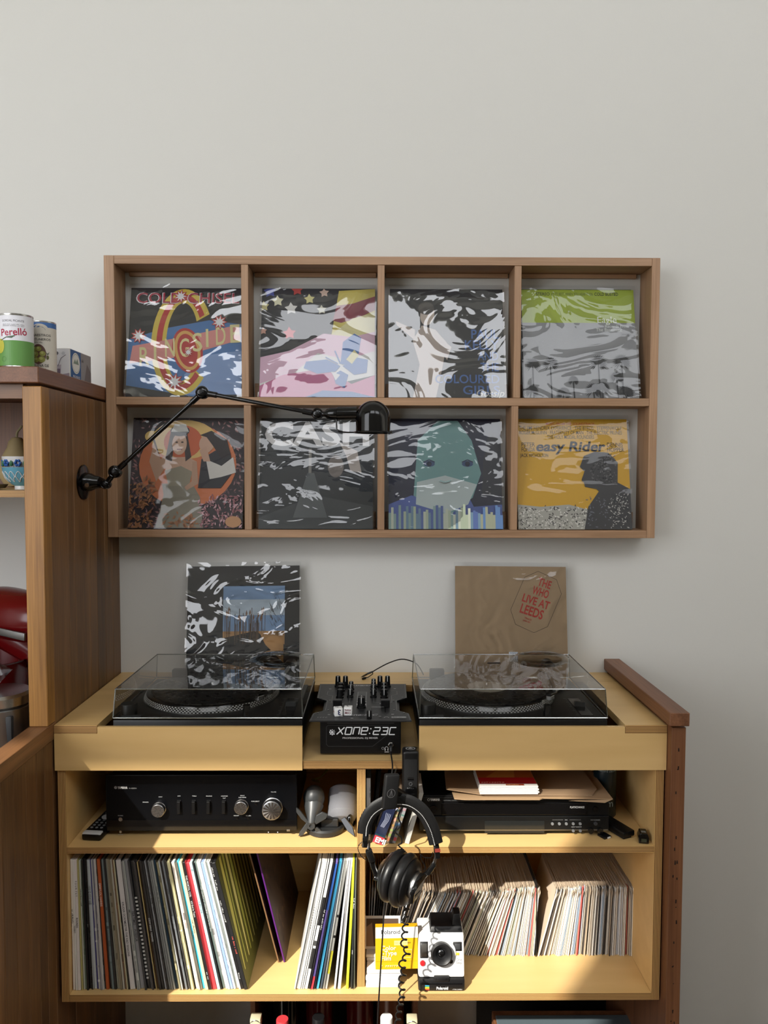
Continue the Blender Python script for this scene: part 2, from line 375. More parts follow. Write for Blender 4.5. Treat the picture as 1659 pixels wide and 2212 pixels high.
# ================================================================== record display rack on the wall
RX0, RX1, RZ0, RZ1, RD = -.7335, .7605, 1.441, 2.1975, .095
th = .022
t = thing('record_rack', 'wall-hung oak display rack with eight record cells', 'display rack', (0, 0, RZ0))
zm0, zm1 = 1.8005, 1.8215
def rb(n, x0, x1, y0, y1, z0, z1, m): g = G(); g.box(x0, x1, y0, y1, z0, z1, bev=.0008, seg=1); return g.build(n, m, t, world=True)
rb('side_board', RX0, RX0+th+.005, -RD, -.001, RZ0, RZ1, 'rack_z'); rb('side_board', RX1-th, RX1, -RD, -.001, RZ0, RZ1, 'rack_z')
xi0, xi1 = RX0+th+.0055, RX1-th-.0005
rb('top_board', xi0, xi1, -RD, -.001, RZ1-th, RZ1, 'rack_x'); rb('bottom_shelf', xi0, xi1, -RD, -.001, RZ0, RZ0+.021, 'rack_x'); rb('middle_shelf', xi0, xi1, -RD, -.001, zm0, zm1, 'rack_x')
divs = [ay(529, 720, -RD).x, ay(823, 720, -RD).x, ay(1118, 720, -RD).x]
for x in divs:
    rb('divider', x-.0095, x+.0095, -RD+.001, -.001, zm1+.0005, RZ1-th-.0005, 'rack_z'); 
for x in [ay(535, 1010, -RD).x, ay(823, 1010, -RD).x, ay(1111, 1010, -RD).x]:
    rb('divider', x-.0095, x+.0095, -RD+.001, -.001, RZ0+.0215, zm0-.0005, 'rack_z')
cells_x = [xi0]+divs+[xi1]
for i in range(4):
    for zz in (zm1+.001, RZ0+.0225):
        rb('back_cleat', cells_x[i]+.0135, cells_x[i+1]-.0135, -.018, -.001, zz, zz+.045, 'rack_x')
    rb('top_cleat', cells_x[i]+.0135, cells_x[i+1]-.0135, -.012, -.001, RZ1-th-.012, RZ1-th-.0006, 'rack_x')

# ================================================================== plywood record cabinet
CT = 1.044; CF = -.466
CX0, CX1 = -.733, .6635
t = thing('record_cabinet', 'pale plywood record cabinet with turntable bays and open shelves', 'cabinet', (0, -.24, .39))
def pb(n, x0, x1, y0, y1, z0, z1, edge='z', plain=False, par=None):
    g = G(); fs = g.box(x0, x1, y0, y1, z0, z1)
    if not plain: fs[2].material_index = 1
    return g.build(n, ['ply', 'ply_edge_'+edge], par or t, world=True)
LT0, LT1 = -.636, -.17     # left turntable cut-out
RT0, RT1 = .0965, .568
pb('worktop_strip', CX0, LT0, CF, -.1, CT-.018, CT); pb('worktop_strip', RT1, CX1, CF, -.1, CT-.018, CT); pb('worktop_back', CX0, CX1, -.0995, -.001, CT-.018, CT); pb('worktop_tongue', LT1+.0005, RT0-.0005, -.133, -.1, CT-.018, CT)
# apron fronts (step up in front of the turntable)
for (x0, x1, s0, s1) in ((CX0, LT1, LT0, LT1), (RT0, CX1, RT0, RT1)):
    zt = CT-.019; zh = CT-.004
    if s0 > x0+.01: pts = [(x0, zt), (s0+.001, zt), (s0+.001, zh), (x1, zh)]
    else: pts = [(x0, zh), (s1-.001, zh), (s1-.001, zt), (x1, zt)]
    pp = [(x0, .9395), (x1, .9395)]+pts[::-1]
    g = G(); g.prism([(x, CF, z) for x, z in pp], (0, .0095, 0)); g.build('apron', 'ply', t, world=True)
NFZ0, NFZ1 = .9415, .960
pb('niche_floor', LT1+.001, RT0-.001, CF+.004, -.02, NFZ0, NFZ1)
pb('bay_floor', CX0+.02, LT1, CF+.01, -.02, .9415, .9535); pb('bay_floor', RT0, CX1-.02, CF+.01, -.02, .9415, .9535)
SH1, SH0 = .757, .743
LF1, LF0 = .4065, .390
YB = -.02
LC = CF+.006                                   # the shelf carcass sits a little behind the aprons
pb('carcass_side', CX0+.003, CX0+.021, LC, YB, LF0, .938, 'x'); pb('carcass_side', CX1-.021, CX1-.003, LC, YB, LF0, .938, 'x')
pb('middle_shelf', CX0+.0215, CX1-.0215, LC, YB, SH0, SH1); pb('bottom_shelf', CX0+.0215, CX1-.0215, LC, YB, LF0, LF1)
DVX = (-.0453, -.0263)
pb('divider', DVX[0], DVX[1], LC+.001, YB, SH1+.0005, .9405, 'x'); pb('divider', DVX[0]-.001, DVX[1]-.001, -.435, YB, LF1+.0005, SH0-.0005, 'x')
pb('back_panel', CX0+.022, CX1-.022, -.014, -.004, LF0, .9405, plain=True)
pb('back_rail', CX0+.022, DVX[0]-.002, -.026, -.0145, LF1+.06, LF1+.11, plain=True)
# timber end panel on the right
t = thing('end_panel', 'dark red timber end panel with raised cap right of the cabinet', 'panel', (.68, -.245, -.02))
g = G(); g.box(.665, .697, -.491, -.001, -.018, 1.047, bev=.001, seg=1); g.build('panel', 'redwood_z', t, world=True)
g = G(); g.box(.655, .7, -.503, -.001, 1.0535, 1.084, bev=.0015, seg=1); g.build('cap', 'redwood_y', t, world=True)
g = G(); g.box(.668, .69, -.47, -.004, 1.0472, 1.0533); g.build('spacer', 'black_matte', t, world=True)
rnd = random.Random(3)
g = G()
for z in [1.0, .95, .90, .79, .77, .74, .70, .64, .63, .60, .55, .49, .45, .38, .36]:
    for k in range(rnd.choice((1, 1, 2))): 
        x = .68+rnd.uniform(-.006, .006); g.cyl((x, -.4914, z+rnd.uniform(-.01, .01)), (x, -.4905, z), .0012, n=6)
tag(g.build('nail_hole', 'black_matte', t, world=True), kind='stuff')
# ================================================================== record sleeves on show
def wrap_grid(g, w, h, y, amp, seed, n=26, pad=.004, slack=.012):
    rows = []
    for j in range(n+1):
        r = []
        for i in range(n+1):
            u, v = i/n, j/n; x = -w/2-pad+(w+2*pad)*u; z = -.001+(h+slack)*v
            d = noise.noise((x*6+seed, z*6, seed))*.6 + abs(noise.noise((x*4+z*9+seed, z*3-x*3, seed*2)))*1.1
            e = min(u, 1-u, v, 1-v)*6; k = min(1, e)
            r.append(g.bm.verts.new((x, y-amp*max(0, d)*k, z)))
        rows.append(r)
    for j in range(n):
        for i in range(n): g.bm.faces.new((rows[j][i], rows[j][i+1], rows[j+1][i+1], rows[j+1][i]))
def lp_sleeve(label, px, z0, y0, lean, art, w=.314, h=.314, th=.005, body='card_black', roll=0., seed=0., wrap=True, rough=.035, refl=.0, wr=.0055, yaw=0., ws=5.5, stretch=(1, 1, 1), rot=(0, 0, 0), gain=1.3, amp=.0035, cat='record sleeve'):
    g = G(); g.box(-w/2, w/2, -th, 0, 0, h, bev=.001, seg=1); o = g.build('record_sleeve', body)
    put(o, T(px, y0, z0) @ RZ(yaw) @ RX(-lean) @ RY(roll)); tag(o, label, cat)
    A = Art(T(-w/2, -th-.0003, 0) @ FRONT @ Matrix.Diagonal((w, h, 1, 1))); art(A); A.build('cover_print', o)
    if wrap:
        g = G(); wrap_grid(g, w, h, -th-.0045, amp, seed); g.build('plastic_wrap', clear_mat('wrap_%s' % str(seed), (246, 247, 248), refl, gain, rough, wr, ws, seed, 1.5, stretch, rot), o, True)
    return o
def leafy(A, rng, n, col, box, size):
    for c in col:
        P = []
        for _ in range(n):
            u, v = rng.uniform(box[0], box[2]), rng.uniform(box[1], box[3]); a = rng.uniform(0, 2*PI); s_ = size*rng.uniform(.6, 1.3)
            P.append([(u, v), (u+s_*math.cos(a+.35), v+s_*math.sin(a+.35)), (u+1.8*s_*math.cos(a), v+1.8*s_*math.sin(a)), (u+s_*math.cos(a-.35), v+s_*math.sin(a-.35))])
        A.many([[(min(.998, max(.002, x)), min(.998, max(.002, y))) for x, y in p] for p in P], c)
def wave(v0, v1, amp, f0, ph, n=14, u0=0., u1=1.):
    lo = [(u0+(u1-u0)*i/n, min(1, max(0, v0+amp*math.sin(f0*i/n*2*PI+ph)))) for i in range(n+1)]
    hi = [(u0+(u1-u0)*i/n, min(1, max(0, v1+amp*math.sin(f0*i/n*2*PI+ph+.5)))) for i in range(n+1)]
    return lo+hi[::-1]
def art_ring(A):
    A.rect(0, 0, 1, 1, (18, 19, 24)); A.poly([(0, .52), (.3, .62), (.7, .7), (1, .66), (1, .08), (.6, .0), (0, .1)], (70, 120, 176)); A.poly([(.52, .02), (1, .02), (1, .42), (.7, .38), (.5, .2)], (136, 164, 208))
    A.ring(.47, .5, .27, .49, .14, .36, (226, 196, 74), arc=(.55, 5.55)); A.ring(.47, .5, .225, .44, .175, .39, (196, 52, 48), arc=(.6, 5.5))
    A.poly([(.02, .3), (.46, .36), (.98, .52), (.96, .66), (.46, .54), (.04, .46)], (232, 150, 140))
    A.ell(.52, .42, .13, .21, (196, 50, 46), rot=.25); A.ring(.52, .42, .11, .185, .085, .155, (232, 176, 92), rot=.25)
    for i, (ch, u, v) in enumerate(zip('RINGSIDE', (.1, .22, .32, .45, .56, .67, .76, .88), (.28, .33, .36, .36, .41, .45, .47, .49))): A.text(ch, u, v, .24, (240, 226, 160), .01, 0, .06, .085 if ch != 'I' else .022)
    A.text('COLD CHISEL', .045, .855, .14, (240, 236, 236), .022, width=.91); A.text('COLD CHISEL', .052, .858, .135, (176, 44, 66), .008, width=.9)
    for u, v, r in ((.44, .92, .055), (.09, .55, .06), (.79, .68, .06), (.42, .13, .07), (.53, .4, .035)): A.star(u, v, r*1.2, (196, 60, 52), 9, .6); A.star(u, v, r, (246, 244, 240), 9, .42)
def art_waves(A):
    A.rect(0, 0, 1, 1, (24, 24, 30))
    A.poly([(.62, .58), (.68, .98), (1, 1), (1, .3), (.5, .2)], (216, 196, 92)); A.poly([(.63, .7), (.66, .84), (.8, .86), (1, .93), (1, .8), (.84, .72), (.7, .68)], (142, 48, 66))
    A.poly([(.6, .56), (.8, .72), (1, .78), (1, .58), (.8, .52)], (226, 214, 150)); A.poly([(0, .36), (.25, .42), (.55, .58), (.8, .55), (1, .6), (1, .3), (0, .1)], (232, 188, 206))
    A.poly([(0, .12), (.3, .22), (.5, .4), (.75, .34), (1, .42), (1, .2), (.5, .08), (0, .06)], (236, 232, 226)); A.poly([(0, 0), (0, .1), (.2, .2), (.55, .26), (.8, .12), (1, .2), (1, 0)], (214, 122, 160))
    A.poly([(.4, .0), (.55, .06), (.8, .05), (1, .0)], (92, 128, 182))
    for u, v, r, c in ((.07, .97, .06, (70, 82, 160)), (.31, .985, .055, (196, 66, 58)), (.55, .96, .045, (222, 190, 170)), (.14, .88, .055, (232, 226, 190)), (.42, .9, .05, (230, 220, 150)), (.26, .81, .06, (238, 234, 226)), (.53, .8, .045, (216, 212, 190)), (.02, .83, .05, (226, 214, 150)), (.25, .58, .06, (222, 96, 100)), (.02, .6, .035, (210, 160, 140))):
        A.poly([(min(.998, max(.002, u+(r if i % 2 == 0 else r*.55)*math.cos(PI*i/5+.4))), min(.998, max(.002, v+(r if i % 2 == 0 else r*.55)*math.sin(PI*i/5+.4)))) for i in range(10)], c)
    b = (84, 124, 186)
    A.poly([(.7, .3), (.72, .5), (.82, .58), (.88, .54), (.86, .4), (.78, .28)], b); A.poly([(.72, .28), (.84, .36), (.94, .34), (.93, .22), (.82, .2)], b); A.poly([(.7, .28), (.58, .34), (.4, .32), (.38, .26), (.5, .21), (.66, .23)], b); A.poly([(.7, .24), (.77, .2), (.74, .08), (.66, .12), (.64, .2)], b)
    A.poly([(.75, .34), (.82, .43), (.86, .38), (.8, .3)], (228, 214, 150)); A.poly([(.62, .23), (.66, .15), (.7, .2)], (236, 230, 226)); A.line([(.7, .3), (.65, .42)], .012, b); A.line([(.68, .3), (.57, .36)], .01, b)
def art_figure(A):
    A.rect(0, 0, 1, 1, (20, 21, 24)); A.poly([(.2, .0), (.26, .3), (.2, .52), (.28, .66), (.4, .62), (.5, .5), (.46, .28), (.4, .0)], (196, 178, 164)); A.ell(.33, .76, .062, .1, (206, 188, 172), rot=-.15); A.ell(.32, .82, .07, .06, (70, 64, 60)); A.poly([(.22, .62), (.05, .7), (.06, .66), (.22, .52)], (190, 172, 160)); A.poly([(.4, .58), (.54, .46), (.5, .34), (.44, .44)], (188, 170, 158))
    c = (70, 110, 176)
    for s_, v, sz, wd in (('PAUL', .54, .12, .24), ('KELLY', .44, .12, .3), ('AND', .34, .11, .18), ('THE', .24, .11, .16), ('COLOURED', .13, .11, .56), ('GIRLS', .03, .11, .32)): A.text(s_, .95-wd, v, sz, c, .014, width=wd)
    A.text('Gossip', .74, .01, .09, (226, 222, 210), .0, .3)
def palm(A, u, v0, v1, r, c, rng):
    A.line([(u+rng.uniform(-.01, .01), v0), (u, v1)], .012, c)
    P = []
    for i in range(21):
        a = -.9+i*(PI+1.8)/20; P.append([(u, v1), (u+r*math.cos(a)*.6-.006*math.sin(a), v1+r*math.sin(a)*.6+.006*math.cos(a)+.004), (u+r*math.cos(a), v1+r*math.sin(a)*.95-.008), (u+r*math.cos(a)*.6+.006*math.sin(a), v1+r*math.sin(a)*.6-.006*math.cos(a))])
    A.many([[(min(.998, x), max(.002, y)) for x, y in p] for p in P], c)
def art_palms(A):
    rng = random.Random(5); A.rect(0, 0, 1, 1, (146, 146, 146)); A.rect(0, .69, 1, 1, (158, 176, 38))
    A.text('STEREO', .13, .945, .042, (30, 34, 16), .012, width=.12); A.text('AT ITS BEST...WHEN YOU HEAR IT ON', .265, .945, .04, (70, 84, 24), 0, width=.37); A.text('COLD BUSTED', .65, .945, .042, (30, 34, 16), .012, width=.21)
    A.text('Eagle', .66, .69, .085, (236, 240, 220), .004, width=.17); A.text('Records From', .73, .645, .04, (225, 228, 222), 0, width=.21); A.text('The Basement', .65, .61, .045, (225, 228, 222), 0, width=.23); A.text('Session', .87, .575, .03, (60, 60, 60), 0)
    for u, v1, r in ((.08, .3, .075), (.235, .31, .075), (.43, .16, .05), (.655, .32, .085), (.86, .33, .085), (.81, .19, .065), (.06, .06, .07), (.34, .04, .07), (.6, .07, .08), (.68, .09, .07), (.88, .05, .08)): palm(A, u, 0, v1, r, (44, 44, 44), rng)
def art_woman(A):
    rng = random.Random(9); A.rect(0, 0, 1, 1, (46, 34, 36)); leafy(A, rng, 150, ((138, 96, 92), (164, 122, 120), (92, 66, 70)), (0, .0, 1, .97), .024)
    A.ell(.5, .57, .43, .38, (206, 118, 72)); A.ell(.46, .8, .29, .18, (222, 184, 110)); A.ell(.17, .83, .06, .05, (226, 190, 104)); A.ell(.45, .78, .17, .15, (200, 96, 54))
    A.poly([(.24, 0), (.3, .3), (.28, .4), (.55, .4), (.62, .28), (.66, 0)], (138, 130, 112)); A.poly([(.3, .52), (.34, .38), (.52, .38), (.55, .54), (.44, .58)], (150, 140, 118))
    A.poly([(.31, .56), (.23, .42), (.16, .6), (.2, .8), (.16, .84), (.2, .76), (.26, .62), (.3, .66)], (196, 156, 128)); A.poly([(.31, .52), (.28, .62), (.36, .64), (.5, .64), (.58, .6), (.56, .5), (.44, .56)], (200, 160, 132)); A.poly([(.54, .6), (.58, .6), (.6, .4), (.5, .34), (.48, .37), (.54, .42)], (190, 150, 122))
    A.poly([(.34, .88), (.3, .62), (.36, .6), (.38, .86)], (52, 36, 30)); A.poly([(.48, .88), (.53, .64), (.48, .6), (.45, .86)], (52, 36, 30)); A.ell(.42, .76, .065, .1, (206, 168, 142)); A.ell(.42, .88, .085, .05, (40, 38, 40)); A.poly([(.34, .87), (.5, .87), (.47, .94), (.37, .94)], (206, 204, 196))
    A.line([(.385, .775), (.405, .775)], .012, (40, 28, 26)); A.line([(.435, .775), (.455, .775)], .012, (40, 28, 26)); A.line([(.4, .71), (.445, .71)], .01, (130, 60, 52))
    A.poly([(.6, .36), (.62, .62), (.74, .7), (.88, .66), (.9, .5), (.8, .36)], (40, 38, 42)); A.poly([(.66, .62), (.8, .56), (.9, .64), (.93, .5), (.8, .46), (.7, .44)], (212, 206, 196)); A.ell(.66, .76, .065, .08, (200, 160, 134)); A.poly([(.6, .84), (.7, .88), (.84, .8), (.88, .66), (.8, .62), (.72, .74), (.66, .82)], (42, 32, 30)); A.poly([(.6, .7), (.66, .74), (.7, .6), (.64, .6)], (196, 156, 130))
    leafy(A, rng, 60, ((176, 122, 80), (140, 92, 62)), (.0, .0, .22, .42), .03); leafy(A, rng, 50, ((170, 116, 76),), (.3, 0, .6, .14), .03); leafy(A, rng, 70, ((206, 160, 164), (150, 96, 100)), (.62, 0, 1, .3), .022)
    A.rect(0, 0, 1, .006, (46, 34, 36)); A.ell(.92, .06, .07, .05, (190, 140, 96))
def art_cash(A):
    A.rect(0, 0, 1, 1, (38, 42, 46)); A.poly([(.0, .1), (.5, .3), (1, .2), (1, 0), (0, 0)], (60, 64, 66)); A.poly([(.3, .1), (.42, .5), (.48, .5), (.6, .1)], (92, 96, 96)); A.ell(.67, .56, .07, .1, (126, 116, 108)); A.poly([(.7, .78), (.86, .7), (.9, .5), (.8, .52), (.76, .66)], (180, 168, 158)); A.rect(.43, .5, .455, .72, (126, 122, 114))
    A.text('CASH', .03, .755, .29, (226, 222, 218), .03, width=.93)
def art_face(A):
    A.rect(0, 0, 1, 1, (30, 34, 58)); A.poly([(0, .0), (1, 0), (1, .22), (.75, .2), (.7, .3), (.5, .25), (.2, .3), (0, .22)], (86, 104, 168)); A.poly([(.82, .3), (1, .3), (1, .8), (.9, .9), (.84, .6)], (44, 46, 56)); A.poly([(.22, .3), (.26, .8), (.44, .98), (.62, .98), (.74, .8), (.82, .5), (.74, .28), (.5, .1)], (120, 164, 160)); A.poly([(.24, .22), (.25, .42), (.5, .48), (.78, .4), (.7, .22), (.5, .14)], (196, 208, 204))
    for u in (.36, .7): A.ell(u, .585, .05, .026, (60, 84, 122)); A.ell(u, .585, .022, .024, (26, 34, 60)); A.line([(u-.05, .6), (u, .622), (u+.05, .6)], .01, (40, 48, 80))
    rng = random.Random(4)
    for i in range(46):
        u = i/46; A.rect(u, 0, u+1/46, rng.uniform(.12, .22), rng.choice(((150, 176, 168), (186, 198, 170), (120, 150, 170), (206, 212, 190), (92, 112, 166))) if u < .8 else rng.choice(((160, 164, 140), (96, 130, 178))))
    A.line([(.45, .43), (.5, .415), (.55, .43)], .008, (120, 150, 150))
def art_rider(A):
    rng = random.Random(2); A.rect(0, 0, 1, 1, (214, 164, 44)); k = (70, 56, 30)
    A.text('MUSIC FROM THE SOUNDTRACK', .27, .945, .032, (186, 74, 40), .014, width=.44)
    A.text('THE JIMI HENDRIX EXPERIENCE · THE BYRDS · STEPPENWOLF', .03, .9, .05, k, .003, width=.92); A.text('ROGER McGUINN · FRATERNITY OF MAN · THE ELECTRIC PRUNES', .03, .858, .05, k, .003, width=.92); A.text('THE HOLY MODAL ROUNDERS', .28, .817, .05, k, .003, width=.42)
    A.text('PETER', .045, .745, .055, k, .003, width=.12); A.text('FONDA', .045, .7, .055, k, .003, width=.12); A.text('DENNIS', .81, .745, .055, k, .003, width=.14); A.text('HOPPER', .81, .7, .055, k, .003, width=.15); A.text('JACK NICHOLSON', .035, .65, .045, k, .003, width=.25)
    A.text('easy Rider', .17, .705, .125, (36, 34, 40), .028, .18, width=.62)
    A.poly([(0, 0), (0, .22), (.2, .2), (.45, .22), (.68, .16), (1, .1), (1, 0)], (176, 172, 160)); leafy(A, rng, 150, ((70, 66, 62), (226, 222, 212)), (0, .0, .66, .2), .014)
    A.poly([(.58, 0), (.62, .2), (.72, .34), (.7, .36), (.6, .38), (.59, .42), (.57, .44), (.6, .52), (.56, .56), (.6, .66), (.7, .7), (.82, .69), (.9, .6), (.89, .42), (1, .36), (1, 0)], (64, 62, 62)); leafy(A, rng, 90, ((104, 102, 100), (32, 32, 34)), (.66, .42, .88, .68), .012); leafy(A, rng, 90, ((196, 192, 184), (40, 42, 48)), (.8, .02, .98, .32), .012); leafy(A, rng, 40, ((110, 112, 120),), (.62, .02, .8, .28), .014)
def art_reeds(A):
    rng = random.Random(6); A.rect(0, 0, 1, 1, (18, 19, 21)); A.rect(.32, .3, .87, .82, (120, 150, 184)); A.rect(.32, .56, .87, .7, (176, 190, 200)); A.rect(.32, .3, .87, .42, (176, 132, 84)); A.poly([(.32, .2), (.87, .13), (.87, .3), (.6, .42), (.32, .36)], (24, 24, 24)); A.poly([(.7, .3), (.86, .14), (.86, .42), (.64, .42)], (188, 138, 80))
    P = []
    for i in range(60): u = rng.uniform(.33, .7); v = rng.uniform(.3, .4); h = rng.uniform(.1, .24); P.append([(u, v), (u+.003, v), (u+.006, v+h), (u+.001, v+h)])
    A.many(P, (92, 72, 52)); P = []
    for i in range(16): u = rng.uniform(.34, .68); v = rng.uniform(.5, .6); P.append([(u, v), (u+.012, v+.03), (u+.004, v+.06), (u-.004, v+.03)])
    A.many(P, (128, 92, 62)); P = []
    for i in range(40): u = rng.uniform(.74, .865); v = rng.uniform(.44, .7); P.append([(u, v), (u+.004, v), (u-.02, v+.05)])
    A.many(P, (84, 76, 70)); A.text('The', .6, .068, .045, (232, 232, 232), .012); A.text('Cinematic Orchestra', .6, .035, .045, (232, 232, 232), .012); A.text('Ma Fleur', .6, .003, .045, (232, 232, 232), .012)
def art_stamp(A):
    A.rect(0, 0, 1, 1, (170, 142, 108)); a = -.42
    cx, cy = .735, .68
    def Rt(u, v): return (cx+u*math.cos(a)-v*math.sin(a), cy+u*math.sin(a)+v*math.cos(a))
    A.line([Rt(-.1, .26), Rt(.08, .26), Rt(.17, .16), Rt(.17, -.16), Rt(.08, -.26), Rt(-.1, -.26), Rt(-.19, -.16), Rt(-.19, .16)], .0035, (70, 52, 40), True)
    r = (184, 58, 46)
    for s_, u, v, sz, wd in (('THE', -.06, .145, .1, .12), ('WHO', -.075, .055, .1, .15), ('LIVE AT', -.135, -.045, .1, .25), ('LEEDS', -.115, -.145, .115, .21)): p = Rt(u, v); A.text(s_, p[0], p[1], sz, r, .024, 0, a+.1, wd)
    p = Rt(-.05, -.18); A.text('TRACK', p[0], p[1], .022, r, .01, 0, a+.1, .07); p = Rt(-.055, -.205); A.text('2406 001', p[0], p[1], .02, r, .01, 0, a+.1, .07)
def art_stamp2(A):
    art_stamp(A); A.rect(.475, .09, .555, .24, (226, 228, 232)); A.ell(.605, .13, .03, .03, (228, 230, 236))
    for i in range(4): A.text('~4 3', .487+i*.019, .232, .019, (70, 84, 130), .004, 0, -PI/2, .13)
    A.star(.605, .13, .014, (60, 70, 120), 4, .4)
z1 = zm1; z2 = RZ0+.021
def rowpx(x, y, Y): return ay(x, y, Y).x
LEAN = .215
SL = [
 ('record sleeve with red title lettering over a big yellow and red ring', 399, 740, z1, art_ring, dict(wr=.007, ws=4.3, stretch=(1, 1, 1.6), rot=(0, 0.5, 0), seed=1.1, gain=2.60)),
 ('record sleeve with pink waves and blue butterfly shape', 686, 740, z1, art_waves, dict(ws=4.3, stretch=(1, 1, 1.6), rot=(0, 0.35, 0), seed=2.3, gain=1.70)),
 ('black record sleeve with pale figure and blue stacked lettering', 966, 740, z1, art_figure, dict(wr=.007, ws=4.3, stretch=(1, 1, 1.6), rot=(0, -0.5, 0), seed=3.7, gain=2.20)),
 ('record sleeve with lime green band above grey palm trees', 1254, 740, z1, art_palms, dict(wr=.011, ws=5, stretch=(1, 1, 1.5), rot=(0, 0.45, 0), seed=4.2, gain=0.8)),
 ('record sleeve painted with woman in grey dress before orange disc', 403, 1030, z2, art_woman, dict(wr=.004, ws=4.3, stretch=(1, 1, 1.6), rot=(0, 0.3, 0), seed=5.9, gain=0.70)),
 ('dark grey record sleeve with four huge white capitals', 683, 1030, z2, art_cash, dict(wr=.0045, seed=6.4, gain=1.50, stretch=(1, 1, 2.2), rot=(0, .5, 0))),
 ('dark blue record sleeve with pale green face and streaks', 962, 1030, z2, art_face, dict(wr=.0035, seed=7.7, gain=1.40, stretch=(1, 1, 2.), rot=(0, .6, 0))),
 ('yellow record sleeve with black italic title and man seen from behind', 1240, 1030, z2, art_rider, dict(wr=.003, seed=8.1, gain=0.50, stretch=(1, 1, 2.), rot=(0, .6, 0))),
]
for lb, x, y, z, art, kw in SL: lp_sleeve(lb, rowpx(x, y, -.06), z+.0006, -.078, LEAN, art, **kw)
# black inner sleeve poking out behind the palm record
g = G(); g.box(-.157, .157, -.002, 0, 0, .3175); o = put(g.build('record_sleeve', 'card_black'), T(rowpx(1251, 740, -.06), -.0755, z1+.0006) @ RX(-LEAN)); tag(o, 'thin black sleeve standing behind the palm tree record', 'record sleeve')
# the two sleeves leaning on the wall behind the turntables
lp_sleeve('black record sleeve with reed landscape behind the left turntable', ay(527, 1330, -.05).x, CT+.0006, -.078, .19, art_reeds, wr=.014, ws=5.5, stretch=(1, 1, 1.8), rot=(0, 0.45, 0), seed=9.3, gain=2.0, roll=-.012)
lp_sleeve('plain brown card record sleeve with a red stamped title', ay(1103, 1330, -.05).x, CT+.0006, -.078, .19, art_stamp2, body='kraft', wr=.006, ws=8, seed=13.2, gain=0.8, roll=.008)
